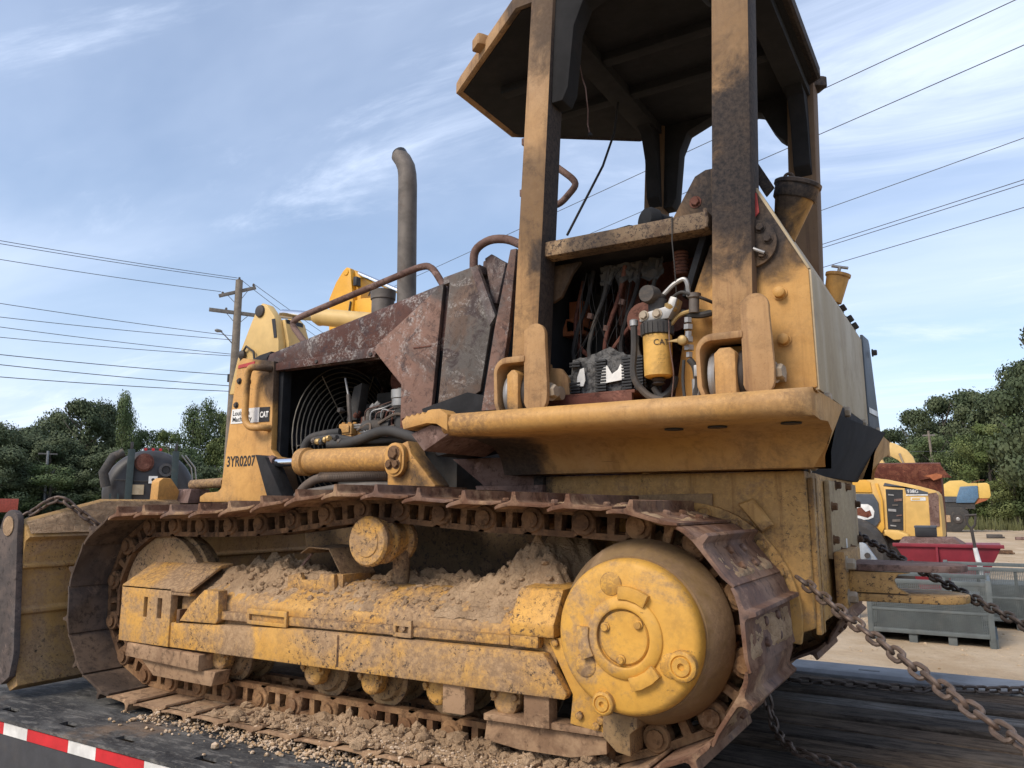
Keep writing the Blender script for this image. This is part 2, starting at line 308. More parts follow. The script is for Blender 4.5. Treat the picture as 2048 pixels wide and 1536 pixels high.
def text_mb(txt, size, fn, bold=0.0):
    cu = bpy.data.curves.new('t', 'FONT'); cu.body = txt; cu.size = size; cu.resolution_u = 3; cu.offset = bold*size
    ob = bpy.data.objects.new('t', cu); col.objects.link(ob); dg = bpy.context.evaluated_depsgraph_get()
    me = ob.evaluated_get(dg).to_mesh(); mb = MB(); mb.add([fn(v.co.x, v.co.y) for v in me.vertices], [tuple(p.vertices) for p in me.polygons])
    ob.evaluated_get(dg).to_mesh_clear(); bpy.data.objects.remove(ob); bpy.data.curves.remove(cu); return mb
def fbm(p, sc_=1.0, o=5): return noise.fractal(Vector(p)*sc_, .9, 2.1, o)
CY = 1.165
# ================================================================== TRAILER AND GROUND
plain('asphalt_dark', (.05, .05, .055), .85)
m = Mat('sand', .95); n1 = m.noise(.8, 8, .7, .4); n2 = m.noise(9, 9, .75); n3 = m.noise(.12, 5, .6)
m.c = m.mix(m.ramp(n1, .35, .65), (.42, .295, .175), (.56, .43, .29)); m.layer(m.math('MULTIPLY', m.ramp(n2, .56, .7), .55), (.26, .18, .11)); m.layer(m.math('MULTIPLY', m.ramp(n3, .5, .65), .4), (.50, .41, .31)); m.done(m.math('ADD', n1, n2), .8, .05)
m = Mat('grass', .9); n1 = m.noise(.5, 8, .7); n2 = m.noise(6, 8, .7); m.c = m.mix(m.ramp(n1, .35, .65), (.065, .085, .03), (.13, .135, .06)); m.layer(m.math('MULTIPLY', m.ramp(n2, .5, .7), .5), (.17, .15, .08)); m.done(n2, .8, .1)
b = MB(); gs = 24
b.add([(-1500+3000*i/gs, -1400+2900*j/gs, -.76) for j in range(gs+1) for i in range(gs+1)], [(j*(gs+1)+i, j*(gs+1)+i+1, (j+1)*(gs+1)+i+1, (j+1)*(gs+1)+i) for j in range(gs) for i in range(gs)])
tag(b.build('ground', 'grass', smooth=False), kind='structure')
def yardh(x, y):
    h = .05*fbm((x*.5, y*.5, 3), 1, 3)+.02*fbm((x*3, y*3, 1), 1, 3)
    return -.75+max(-.005, h*.6+.012)
xs = [-45+.0+i*.75 for i in range(100)]; ys = [-12+j*.75 for j in range(128)]
b = MB(); b.add([(x, y, yardh(x, y)) for y in ys for x in xs], [(j*100+i, j*100+i+1, (j+1)*100+i+1, (j+1)*100+i) for j in range(127) for i in range(99)])
tag(b.build('sand_yard', 'sand'), kind='structure')
# trailer
m = Mat('deck_steel', .85, 0, .18); n1 = m.noise(2.2, 8, .68, .5); n2 = m.noise(14, 8, .72, .4, stretch=(.6, 2, 1)); n3 = m.noise(60, 5, .7)
m.c = m.mix(m.ramp(n1, .35, .65), (.04, .04, .042), (.115, .112, .108)); m.layer(m.math('MULTIPLY', m.ramp(n2, .50, .62), .65), (.20, .19, .175), .85); m.layer(m.math('MULTIPLY', m.ramp(m.noise(9, 10, .8, .6, stretch=(.5, 1.6, 1), off=(7, 7, 0)), .52, .60), .7), (.022, .022, .024), .7); m.layer(m.math('MULTIPLY', m.ramp(n3, .56, .66), .4), (.22, .20, .17), .9); m.layer(m.math('MULTIPLY', m.ramp(m.noise(1.4, 7, .7, .3, off=(4, 0, 0)), .55, .7), .55), (.24, .155, .095), .95); m.done(m.math('ADD', n2, n3), .6, .006)
def plank_mat(name, a, bb):
    m = Mat(name, .92, 0, .12); g1 = m.noise(1, 8, .7, .6, stretch=(6, 34, 20)); g2 = m.noise(1, 6, .7, .3, stretch=(14, 80, 60)); n1 = m.noise(1.5, 6, .6)
    m.c = m.mix(m.ramp(g1, .32, .68), a, bb); m.layer(m.math('MULTIPLY', m.ramp(g2, .56, .66), .7), (.012, .010, .010)); m.layer(m.math('MULTIPLY', m.ramp(n1, .50, .64), .55), (.17, .135, .105)); m.layer(m.math('MULTIPLY', m.ramp(m.noise(40, 8, .8), .56, .64), .5), (.02, .017, .016)); m.done(m.math('ADD', g1, g2), .9, .010)
plank_mat('plank_dark', (.026, .021, .018), (.10, .082, .068)); plank_mat('plank_grey', (.06, .055, .052), (.20, .185, .17)); plank_mat('plank_brown', (.04, .028, .02), (.135, .10, .072))
plain('rail_steel', (.19, .195, .205), .7, .1, var=.6, scale=3, dirt=(.06, .055, .055), dirtamt=.6)
TR = thing('flatbed_trailer', (-2.5, CY, -.75), 'black flatbed trailer with red and white reflective edge tape carrying the bulldozer', 'trailer')
b = MB(); b.box(-14, 5.5, .35, .55, -.50, -.062); b.box(-14, 5.5, 1.75, 1.95, -.50, -.062)
for x in (-9, -6.5, -4, -1.5, 1, 3.5): b.box(x-.06, x+.06, -.22, 2.52, -.26, -.064)
b.build('chassis', 'asphalt_dark', TR, .005)
# near side deck plate with lash slots
xs = [-9.0]; hol = set(); slot = [-6.05, -5.6, -5.15, -4.7, -4.10, -3.69, -3.25, -2.87, -2.41, -1.95, -1.5, -1.05, -.6]
for s_ in slot: xs += [s_, s_+.11]
xs.append(5.0); ysl = [-.31, -.235, -.195, .36]
b = MB(); q = MB(); q.grid(xs, ysl, {(1+2*i, 1) for i in range(len(slot))}, .0, .012)
b.add([(x, z, -.002-y) for x, y, z in q.v], q.f)
b.build('side_plate', 'deck_steel', TR, .0)
b = MB(); b.box(-9, 5.0, -.30, -.285, -.28, -.0165); b.box(-9, 5, -.284, -.16, -.28, -.262); b.build('side_rail', 'asphalt_dark', TR, .004)
MB().tube([(-4.9, -.36, -.07), (-4.2, -.365, .01), (-3.62, -.36, .055)], .006).build('tie_wire', 'steel', TR)
plain('tape_red', (.55, .02, .03), .35, dirtamt=.25, dirt=(.12, .05, .05)); plain('tape_white', (.70, .69, .66), .35, dirtamt=.3, dirt=(.3, .27, .24))
x = -5.40; k = 0
while x < -1.2:
    L_ = .29 if k % 2 else .18
    MB().box(x, x+L_-.001, -.3035, -.3005, -.064, -.019).build('reflective_tape', 'tape_red' if k % 2 else 'tape_white', TR); x += L_; k += 1
# planks
y = .362; k = 0; pm = ['plank_dark', 'plank_brown', 'plank_dark', 'plank_brown', 'plank_dark', 'plank_brown', 'plank_dark', 'plank_grey', 'plank_dark', 'plank_brown', 'plank_grey']
while y < 2.36:
    wd = random.uniform(.19, .215) if y < 2.1 else .2; z = -.010+random.uniform(-.012, .006)
    n_ = 40; sec = []
    for i in range(n_+1):
        xx = -9+14*i/n_; a_ = .003*fbm((xx*2, y*9, 0)); c_ = .004*fbm((xx*3, y*5, 4))
        sec.append([(xx, y+.010+a_, z-.05), (xx, y+wd-.012+c_, z-.05), (xx, y+wd-.012+c_, z-.010), (xx, y+wd-.024+c_, z+c_*.5), (xx, y+wd*.5, z+a_*.8), (xx, y+.022+a_, z+a_*.5), (xx, y+.010+a_, z-.010)])
    MB().loft(sec).build('plank', pm[k % 11], TR, ang=30); y += wd; k += 1
b = MB(); b.prism([(2.37,-.05),(2.37,-.004),(2.40,.012),(2.62,.012),(2.645,-.01),(2.645,-.2),(2.60,-.2),(2.60,-.05)], -9, 5.0, 'X'); b.build('edge_beam', 'rail_steel', TR, .005)
for xx in (-.62, .4): MB().box(xx, xx+.10, 2.47, 2.50, .0105, .0135).build('lash_slot', 'black_label', TR)
MB().box(-6, -5.9, 1, 1.1, -.6, -.5).build('bracket', 'asphalt_dark', TR)
paint('plate_tan', (.40, .30, .16), fade=.4, dirt=.5, chips=.3, streak=.6, rust=.2)
# ================================================================== BULLDOZER
D = thing('bulldozer', (-2.0, CY, 0), 'burnt out yellow crawler bulldozer chained down on the flatbed trailer', 'bulldozer')
# ---- track path (pin centre line)
IC, IR = Vector((-3.285, .44)), .338; SC, SR = Vector((-.895, .497)), .300
path = []
def seg(a, b, n):
    for i in range(n): path.append(Vector(a).lerp(Vector(b), i/n))
ta = Vector((-1.12, .095))
seg(ta, (IC.x, .095), 60)
for i in range(60): a = R(-90-180*i/60*.985); path.append(IC+Vector((math.cos(a), math.sin(a)))*(IR if i > 3 else .335+.003*i/3))
tops = [(-3.25, .777), (-2.95, .777), (-2.65, .785), (-2.35, .815), (-2.12, .846), (-1.95, .855), (-1.75, .84), (-1.5, .822), (-1.25, .815), (-1.05, .806), (-.90, .797)]
for i in range(len(tops)-1): seg(tops[i], tops[i+1], 10)
dv = ta-SC; dd = dv.length; beta = math.atan2(dv.y, dv.x); alpha = math.acos(SR/dd)
a_end = beta+alpha
while a_end > 0: a_end -= 2*math.pi
a0 = math.pi/2
nA = 60
a_end_deg = math.degrees(a_end)
for i in range(nA+1): a = a0+(a_end-a0)*i/nA; path.append(SC+Vector((math.cos(a), math.sin(a)))*SR)
seg(path[-1], ta, 12)
cum = [0.0]
for i in range(len(path)): cum.append(cum[-1]+(path[(i+1) % len(path)]-path[i]).length)
TOT = cum[-1]; NL = round(TOT/.19)
def at(s):
    s %= TOT
    import bisect
    i = bisect.bisect_right(cum, s)-1; i = min(i, len(path)-1); t = (s-cum[i])/max(1e-9, cum[i+1]-cum[i])
    return path[i].lerp(path[(i+1) % len(path)], t)
PH = .118
pins = [at(PH+TOT*i/NL) for i in range(NL)]
PITCH = TOT/NL
# ---- one shoe, one link (local: t along +X, n along +Z, width along Y)
def shoe_mb(wid, bolts=True):
    k = PITCH/.19
    o = [(-.038,.040),(-.024,.050),(.012,.060),(.021,.065),(.025,.091),(.037,.092),(.043,.067),(.052,.060),(.10,.0585),(.145,.058),(.178,.0625),(.180,.055),(.14,.047),(.02,.047),(-.014,.040),(-.036,.032)]
    b = MB(); b.prism([(x*k, z) for x, z in o], 0, wid)
    if bolts:
        for y in (wid*.5-.075, wid*.5+.075):
            for t in (.072, .128): b.lathe([(0, .014), (.012, .014), (.015, .010)], (t, y, .056), (0, 0, 1), 6)
    return b
def shoe_worn(wid):
    b = shoe_mb(wid); 
    return b
def link_mb(y0, th):
    b = MB(); P = PITCH; y1 = y0+th
    def ring(cx, r, ya, yb, hole=0): b.lathe([(0, r*.9), (.006, r), (yb-ya-.006, r), (yb-ya, r*.9)], (cx, ya, 0), (0, 1, 0), 16)
    ring(0, .044, y0-.006, y1); ring(P, .043, y0+.004, y1+.008)
    b.lathe([(0, .026), (.009, .026), (.012, .014)], (0, y0-.016, 0), (0, 1, 0), 12)
    b.prism([(-.036,-.050),(P*.98,-.050),(P*1.0,-.030),(.0,-.030)], y0+.001, y1-.001)
    b.prism([(.006,.022),(P-.006,.022),(P-.012,.0445),(.012,.0445)], y0+.002, y1-.002)
    b.prism([(P*.5-.012,-.031),(P*.5+.012,-.031),(P*.5+.014,.023),(P*.5-.014,.023)], y0+.004, y1-.004)
    b.prism([(.02,-.031),(.045,-.031),(.040,.023),(.02,.023)], y0+.003, y1-.003)
    b.prism([(P-.045,-.031),(P-.02,-.031),(P-.02,.023),(P-.040,.023)], y0+.003, y1-.003)
    return b
W = .56
shoe_meshes = {k: shoe_mb(W).mesh('track_shoe', k, .0018, ang=30, origin=Vector((0, 0, 0)))[0] for k in ('shoe_top', 'shoe_dark', 'shoe_mud')}
link_o = {k: link_mb(.185, .042).mesh('track_link', k, .0, ang=30, origin=Vector((0, 0, 0)))[0] for k in ('link_rust', 'link_dark')}
link_i = {k: link_mb(.335, .042).cyl((0, .215, 0), (0, .345, 0), .028, n=10).mesh('track_link', k, .0, ang=30, origin=Vector((0, 0, 0)))[0] for k in ('link_rust', 'link_dark')}
for side, y0 in ((0, 0.0), (1, 1.77)):
    T = bpy.data.objects.new('track', None); T.empty_display_size = .1; col.objects.link(T); T.parent = D
    WL[T.name] = Vector((-2, y0+.28, 0)); T.location = WL[T.name]-WL[D.name]
    for i in range(NL):
        p, q = pins[i], pins[(i+1) % NL]; t = (q-p).normalized(); n = Vector((-t.y, t.x))
        mid = (p+q)/2
        if n.dot(mid-Vector((-2.05, .46))) < 0: n = -n
        flip = Matrix(((t.x, 0, n.x, p.x), (0, 1, 0, y0), (t.y, 0, n.y, p.y), (0, 0, 0, 1)))
        low = mid.y < .17; front = mid.x < -3.30 and mid.y < .74
        km = 'shoe_mud' if low and mid.x > -3.4 else ('shoe_dark' if front else 'shoe_top')
        kl = 'link_rust' if low or mid.x > -.95 else 'link_dark'
        jt = random.uniform(-.012, .012)
        for me, nm in ((shoe_meshes[km], 'track_shoe'), (link_o[kl], 'track_link'), (link_i[kl], 'track_link')):
            o = bpy.data.objects.new(nm, me); col.objects.link(o); o.parent = T
            mw = flip.copy()
            if nm == 'track_shoe': mw = mw @ Matrix.Rotation(jt, 4, 'Y')
            o.matrix_local = Matrix.Translation(-WL[T.name]) @ mw
# ---- track frames with rollers, idlers, final drives
for side in (0, 1):
    oy = 0.0
    def fin(mb, name, mat, parent, bevel=0.0, **k):
        return (mb if side == 0 else mb.mirror(CY)).build(name, mat, parent, bevel, **k)
    b = MB(); b.loft([[(x, y, z) for y, z in ((.10,.29),(.10,.47),(.125,.505),(.21,.56),(.24,.57),(.40,.57),(.42,.55),(.42,.29))] for x in (-2.98, -1.16)])
    TF = fin(b, 'track_frame', 'yellow_track', D, .008)
    # front idler guard
    b = MB(); xs = [-3.335, -3.17, -3.145, -3.075, -3.045, -2.985]; zs = [.275, .385, .47, .515]
    b.grid(xs, zs, {(1, 1), (3, 1)}, .05, .085); b.loft([[(x, y, z) for x, z in ((-3.335,.515),(-2.86,.515),(-2.86,.50),(-3.335,.50))] if False else [(-3.335,y,z),(-2.86,y,z),(-2.86,y,z-.014),(-3.335,y,z-.014)] for y, z in ((.05,.5155),(.20,.605),(.27,.612))])
    b.box(-2.985, -2.865, .051, .084, .488, .5005); b.box(-3.333, -3.305, .086, .30, .28, .50)
    b.box(-3.16, -3.13, .088, .20, .30, .50); b.box(-3.08, -3.02, .088, .20, .30, .50)
    IG = fin(b, 'idler_guard', 'yellow_track', TF, .004)
    for xx, zz in ((-3.158, .455), (-3.158, .40), (-3.052, .455), (-3.052, .395)):
        fin(MB().lathe([(0, .013), (.012, .013), (.016, .008)], (xx, .092, zz), (0, -1, 0), 8), 'bolt', 'link_dark', IG)
    b = MB(); b.prism([(-3.27,.215),(-2.775,.20),(-2.775,.262),(-3.26,.272)], .045, .13); b.prism([(-3.10,.145),(-2.72,.142),(-2.70,.20),(-2.76,.198),(-3.20,.212)], .07, .15)
    fin(b, 'lower_guard', 'shoe_mud', TF, .004)
    b = MB(); b.prism([(-2.93,.385),(-2.70,.39),(-2.685,.405),(-2.69,.52),(-2.78,.52),(-2.86,.46)], .055, .101)
    fin(b, 'step_plate', 'yellow_track', TF, .005)
    fin(MB().prism([(-2.955,.30),(-2.935,.30),(-2.935,.43),(-2.955,.43)], .06, .101), 'rib', 'link_dark', TF, .003)
    b = MB(); b.prism([(-3.27,.272),(-2.22,.278),(-1.115,.287),(-1.105,.305),(-1.185,.415),(-2.22,.405),(-2.95,.375),(-3.27,.38)], .058, .099)
    fin(b, 'roller_guard', 'yellow_track', TF, .005)
    b = MB(); b.prism([(-2.70,.405),(-1.315,.425),(-1.315,.455),(-2.70,.438)], .072, .101)
    fin(b, 'rail_strip', 'yellow_track', TF, .004)
    b = MB(); b.loft([[(x, y, z) for y, z in ((.062,.46),(.062,.50),(.13,.60),(.30,.61),(.30,.46))] for x in (-1.31, -1.15)]); b.prism([(-1.31,.425),(-1.205,.425),(-1.205,.462),(-1.31,.462)], .062, .101)
    fin(b, 'drive_bracket', 'yellow_track', TF, .008)
    # swing cover bracket on top of the frame
    b = MB(); b.prism([(-2.42,.50),(-2.16,.52),(-2.17,.60),(-2.24,.60),(-2.25,.575),(-2.34,.572),(-2.35,.60),(-2.42,.585)], .17, .19); b.prism([(-2.19,.52),(-2.14,.52),(-2.14,.60),(-2.19,.60)], .19, .38)
    fin(b, 'top_bracket', 'yellow_track', TF, .003)
    b = MB(); b.loft([[(x0, .20, z), (x0+.03, .36, z+.005), (x0+.03, .36, z-.004), (x0, .20, z-.004)] for x0, z in ((-2.385,.675),(-2.34,.70),(-2.23,.695),(-2.20,.655),(-2.16,.60))])
    fin(b, 'bent_cover', 'yellow_belly', TF)
    fin(MB().tube([(-2.37, .25, .67), (-2.44, .27, .62), (-2.50, .28, .575)], .006), 'strut', 'rail_rust', TF)
    for xa, xb, za, zb in ((-2.52, -2.30, .418, .452), (-1.78, -1.70, .43, .462)):
        b = MB(); b.grid([xa, xa+.012, xb-.012, xb], [za-.014, za, zb-.01, zb+.012], {(1, 1)}, .060, .0715); fin(b, 'access_frame', 'yellow_track', TF, .002)
    fin(MB().lathe([(0,.012),(.010,.012)], (-1.74, .071, .447), (0, -1, 0), 10), 'bolt', 'yellow_track', TF)
    fin(MB().box(-2.035, -2.025, .0575, .06, .29, .40), 'weld_seam', 'link_dark', TF)
    # idler
    b = MB(); b.lathe([(0,.05),(0,.12),(.012,.20),(.004,.235),(.004,.265),(.018,.288),(.055,.288),(.06,.305),(.10,.305),(.105,.288),(.142,.288),(.156,.265),(.156,.05)], (IC.x, .202, IC.y), (0, 1, 0), 48)
    fin(b, 'idler', 'yellow_belly', TF, 0)
    # rollers
    for x in (-3.03, -2.75, -2.215, -1.93, -1.635, -1.36):
        b = MB(); b.lathe([(0,.03),(0,.072),(.018,.082),(.02,.102),(.036,.102),(.04,.08),(.085,.078),(.13,.08),(.134,.102),(.15,.102),(.152,.05)], (x, .19, .237), (0, 1, 0), 28)
        ro = fin(b, 'track_roller', 'yellow_belly', TF, 0)
        b = MB(); b.lathe([(0,.030),(.008,.043),(.05,.046)], (x, .115, .237), (0, 1, 0), 16); b.box(x-.055, x+.055, .122, .16, .238, .292)
        for dx in (-.04, .04): b.lathe([(0,.011),(.014,.011)], (x+dx, .108, .258), (0, 1, 0), 6)
        fin(b, 'end_cap', 'yellow_track', ro, .002)
    # carrier roller
    b = MB(); b.lathe([(0,.02),(.0,.055),(.004,.058),(.004,.084),(.014,.093),(.028,.093),(.032,.07),(.075,.068),(.085,.086),(.10,.086),(.105,.068),(.17,.066),(.18,.086),(.20,.086),(.20,.03)], (-1.955, .105, .732), (0, 1, 0), 32)
    cr = fin(b, 'carrier_roller', 'yellow_track', TF, 0)
    fin(MB().cyl((-1.93, .285, .55), (-1.93, .285, .73), .033), 'support_post', 'yellow_belly', TF)
    # final drive
    cx, cz = -.890, .495
    b = MB(); b.lathe([(0,.02),(0,.125),(.004,.195),(.010,.207),(.022,.214),(.045,.217),(.075,.214)], (cx, -.004, cz), (0, 1, 0), 64)
    FD = fin(b, 'final_drive', 'yellow_drive', D, 0)
    fin(MB().lathe([(.06,.20),(.06,.222),(.075,.232),(.14,.262),(.165,.268),(.175,.245),(.215,.240),(.30,.24)], (cx, -.004, cz), (0, 1, 0), 64), 'drum', 'drum_brown', FD, 0)
    b = MB(); prof = [(-.014,.080),(-.016,.084),(-.015,.098),(-.006,.113),(.006,.116)]; b.lathe(prof+[(.006,.079),prof[0]], (cx, -.004, cz), (0, 1, 0), 48, False)
    for a in (75, 190, 300):
        rr = [(cx+.106*math.cos(R(a+d)), cz+.106*math.sin(R(a+d))) for d in (-22, -8, 8, 22)]; ro_ = [(cx+.142*math.cos(R(a+d)), cz+.142*math.sin(R(a+d))) for d in (19, 7, -7, -19)]
        b.prism(rr+ro_, -.0225, .004)
    fin(b, 'hub_ring', 'yellow_drive', FD, .002)
    b = MB(); b.lathe([(-.007,.004),(-.007,.070),(-.003,.0745),(.002,.0745)], (cx, -.004, cz), (0, 1, 0), 48)
    cv = fin(b, 'cover', 'yellow_drive', FD, 0)
    for a in (155, 40, 262): fin(MB().lathe([(0,.014),(.005,.014),(.006,.010),(.012,.010)], (cx+.060*math.cos(R(a)), -.010, cz+.060*math.sin(R(a))), (0, -1, 0), 12), 'bolt', 'yellow_drive', FD)
    for a, rr, s_ in ((-20, .178, 1.0), (-110, .196, .8)):
        px, pz = cx+rr*math.cos(R(a)), cz+rr*math.sin(R(a))
        fin(MB().lathe([(0,.043*s_),(.014,.040*s_),(.018,.033*s_),(.018,.03*s_),(.014,.028*s_),(.014,.026*s_),(.020,.024*s_),(.020,.010*s_),(.012,.009*s_),(.012,.001)], (px, -.001, pz), (0, -1, 0), 24), 'drain_plug', 'yellow_drive', FD, 0)
    for a in (105, 215, 335):
        px, pz = cx+.15*math.cos(R(a)), cz+.15*math.sin(R(a)); fin(MB().lathe([(0,.034),(.003,.030)], (px, -.004, pz), (0, -1, 0), 20), 'boss', 'yellow_drive', FD, 0)
    # sprocket
    ns = 25; pts = []
    for i in range(ns*4):
        a = 2*math.pi*i/(ns*4); r_ = (.292, .275, .262, .275)[i % 4] if True else 0; pts.append((cx+r_*math.cos(a), cz+r_*math.sin(a)))
    fin(MB().prism(pts, .255, .305), 'sprocket', 'link_rust', FD, 0, ang=20)
    b = MB(); b.lathe([(0,.25),(0,.30),(.03,.30),(.03,.25)], (cx, .345, cz), (0, 1, 0), 48)
    bf = fin(b, 'bolted_flange', 'yellow_belly', FD, 0)
    for k in range(20):
        a = R(18*k); fin(MB().lathe([(0,.013),(.014,.013)], (cx+.278*math.cos(a), .347, cz+.278*math.sin(a)), (0, -1, 0), 6), 'bolt', 'yellow_belly', bf, 0, smooth=False)
    # support plate, foot, skid under the drive
    b = MB(); b.prism([(-1.185,.455),(-1.125,.462),(-1.10,.40),(-1.045,.33),(-.985,.285),(-.985,.20),(-1.11,.215),(-1.10,.30)], .085, .115)
    sp_ = fin(b, 'support_plate', 'yellow_drive', TF, .004)
    for xx, zz in ((-1.155, .445), (-1.075, .245), (-1.005, .24), (-1.02, .222)): fin(MB().lathe([(0,.012),(.012,.012),(.014,.008)], (xx, .086, zz), (0, -1, 0), 8), 'bolt', 'yellow_track', sp_)
    b = MB(); b.prism([(-.995,.268),(-.888,.268),(-.888,.235),(-.912,.215),(-.91,.155),(-.955,.162),(-.998,.198)], .07, .17)
    fin(b, 'drive_foot', 'yellow_belly', TF, .006)
    b = MB(); b.prism([(-1.42,.185),(-1.0,.192),(-1.0,.212),(-1.42,.206)], .085, .16); b.prism([(-1.43,.12),(-1.30,.108),(-1.12,.112),(-1.0,.14),(-1.0,.186),(-1.42,.18)], .105, .13)
    for xx in (-1.53, -1.22): b.prism([(xx-.045,.19),(xx+.045,.192),(xx+.045,.288),(xx-.045,.286)], .075, .13)
    fin(b, 'skid_guard', 'shoe_mud', TF, .004)

# ---- main frame
b = MB(); b.prism([(-1.47,.979),(-.49,.979),(-.485,.47),(-.62,.42),(-1.47,.42)], .60, 1.73)
CH = b.build('main_frame', 'yellow_chassis', D, .012)
b = MB(); b.prism([(-3.0,.88),(-1.474,.88),(-1.474,.42),(-2.9,.42)], .78, 1.55); b.build('belly_frame', 'belly_shade', CH, .01)
MB().box(-1.52, -1.475, .595, 1.735, .84, .985).build('frame_rib', 'yellow_chassis', CH, .004)
b = MB(); b.prism([(-1.46,.855),(-1.33,.87),(-1.27,.90),(-.80,.905),(-.80,.86),(-1.46,.81)], .585, .601); b.build('side_plate', 'yellow_belly', CH, .003)
b = MB(); b.prism(arc2((-.895, .50), .375, -12, 175, 40), .572, .602); fl = b.build('axle_flange', 'yellow_chassis', CH, .004)
for a in (25, 42, 60, 78, 98, 118, 138): hexbolt(fl, (-.895+.345*math.cos(R(a)), .572, .50+.345*math.sin(R(a))), (0, -1, 0), .02, .02, 'yellow_chassis')
b = MB(); b.loft([[(x, y, z) for x, z in p] for y, p in ((.560, [(-.70,.865),(-.66,.88),(-.60,.80),(-.63,.78)]), (.575, [(-.71,.87),(-.655,.89),(-.59,.80),(-.635,.77)]))]); b.build('casting_rib', 'yellow_chassis', fl, .003)
for y0, y1 in ((.62, .66), (.68, .70)): MB().box(-.488, -.470, y0, y1, .45, .955).build('rear_rib', 'yellow_chassis', CH, .004)
b = MB(); b.box(-.487, -.468, .93, 1.64, .672, .955); cp = b.build('inspection_plate', 'plate_tan', CH, .005)
for y, z in ((1.08,.94),(1.35,.94),(.96,.86),(1.60,.87),(1.60,.72),(1.12,.69),(1.38,.69),(.955,.74)): hexbolt(cp, (-.468, y, z), (1, 0, 0), .014, .02, 'link_dark')
MB().box(-.4675, -.466, 1.245, 1.27, .695, .735).build('paint_mark', 'white_label', cp)
# drawbar hitch
b = MB(); b.box(-.467, -.43, .92, 1.34, .50, .70); HB = b.build('drawbar', 'yellow_chassis', D, .006)
out = [(-.43,.98),(-.18,1.0)]+[(-.18+.165*math.sin(R(a))*.75, 1.13-.13*math.cos(R(a))) for a in range(15, 180, 15)]+[(-.18,1.26),(-.43,1.28)]
b = MB(); b.prism(out, .632, .655, 'Z'); b.build('hitch_plate', 'rail_rust', HB, .004)
b = MB(); b.prism([(x, y) for x, y in out], .525, .552, 'Z'); b.build('hitch_plate', 'yellow_chassis', HB, .004)
b = MB(); b.prism([(-.43,.556),(-.24,.556),(-.275,.575),(-.285,.60),(-.27,.622),(-.23,.629),(-.43,.629)], .99, 1.03); b.build('hitch_web', 'yellow_chassis', HB, .003)
for z in (.54, .655): hexbolt(HB, (-.43, .955, z), (1, 0, 0), .022, .03, 'bolt')
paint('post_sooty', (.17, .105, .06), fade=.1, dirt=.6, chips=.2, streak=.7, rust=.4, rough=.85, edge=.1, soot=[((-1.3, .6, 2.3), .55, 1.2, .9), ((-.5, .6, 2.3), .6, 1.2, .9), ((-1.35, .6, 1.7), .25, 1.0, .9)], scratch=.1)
# ================================================================== UPPER STRUCTURE
# ---- fender (left and right)
def fsec(x, lip=0.0, lowx=0.0, drop=0.0):
    pts = [(.62,1.186),(.14,1.188),(.105,1.183),(.083,1.168),(.078,1.146),(.086,1.122),(.108,1.108),(.30,1.106),(.42,1.088),(.472,1.052),(.492,1.015),(.505,.983),(.62,.983)]
    return [(x-lowx*max(0, (1.1-z))/.12, y+lip*max(0, .14-y)/.06, z-drop*(1 if y < .3 else 0)) for y, z in pts]
b = MB(); b.loft([fsec(-1.60), fsec(-1.40), fsec(-1.1), fsec(-.75), fsec(-.45), fsec(-.40, .02, .01), fsec(-.372, .06, .05), fsec(-.362, .12, .085, .01)])
FE = b.build('fender', 'yellow_fender', D, .0, ang=55); b.mirror(CY).build('fender', 'yellow_fender', D, .0, ang=55)
# serrated step at the front end of the fender
top = [(-1.765,1.135),(-1.775,1.165)]+[(-1.765+.012*i, 1.172+.0015*i+(.012 if i % 2 else 0)) for i in range(10)]+[(-1.64,1.20),(-1.605,1.20),(-1.57,1.178),(-1.57,1.12),(-1.62,1.148),(-1.66,1.152)]
b = MB(); b.prism(top, .075, .16); b.build('step', 'yellow_fender', FE, .003)
b = MB(); b.prism([(-1.69,1.055),(-1.57,1.118),(-1.57,1.13),(-1.66,1.148),(-1.75,1.12)], .10, .5); b.build('step_gusset', 'rail_rust', FE, .003)
b = MB(); b.prism([(-1.95,1.20),(-1.605,1.20),(-1.605,1.10),(-1.85,1.06),(-1.95,1.15)], .40, .66); b.build('fender_front', 'char', FE, .004)
b = MB(); b.prism([(-1.92,1.06),(-1.50,1.06),(-1.50,.945),(-1.76,.945)], .60, 1.7); b.prism([(-1.79,.945),(-1.47,.945),(-1.47,.90),(-1.77,.90)], .58, 1.7); b.build('side_shield', 'rail_rust', FE, .004)
for x, z in ((-.82, 1.082), (-.68, 1.06), (-.46, 1.07)):
    b = MB(); b.lathe([(0, .030), (.004, .030)], (x, .27, 1.1045), (0, 0, -1), 18); b.build('drain_hole', 'black_label', FE)
# ---- roll bar posts and canopy
RP = thing('x', (0, 0, 0), 'x', 'x') if False else None
def post(x0b, x1b, x0t, x1t, zb, zt, near=True, nm='canopy_post'):
    b = MB(); secs = []
    for z, xa, xb in ((zb, x0b, x1b), (zt, x0t, x1t)): secs.append([(xa, .45, z), (xb, .45, z), (xb, .575, z), (xa, .575, z)])
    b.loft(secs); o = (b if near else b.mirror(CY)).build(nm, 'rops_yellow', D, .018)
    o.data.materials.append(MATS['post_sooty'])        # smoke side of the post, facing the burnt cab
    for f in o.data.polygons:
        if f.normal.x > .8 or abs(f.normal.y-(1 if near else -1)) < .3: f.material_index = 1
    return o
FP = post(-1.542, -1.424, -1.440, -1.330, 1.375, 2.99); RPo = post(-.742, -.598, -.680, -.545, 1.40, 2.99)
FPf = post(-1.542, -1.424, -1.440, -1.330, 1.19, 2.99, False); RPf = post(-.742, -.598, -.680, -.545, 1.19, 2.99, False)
ZR = 2.945
rim = [(-2.13,.89),(-2.13,1.44),(-1.52,1.87),(-.74,1.87),(-.505,1.70),(-.505,.63),(-.74,.46),(-1.52,.46)]
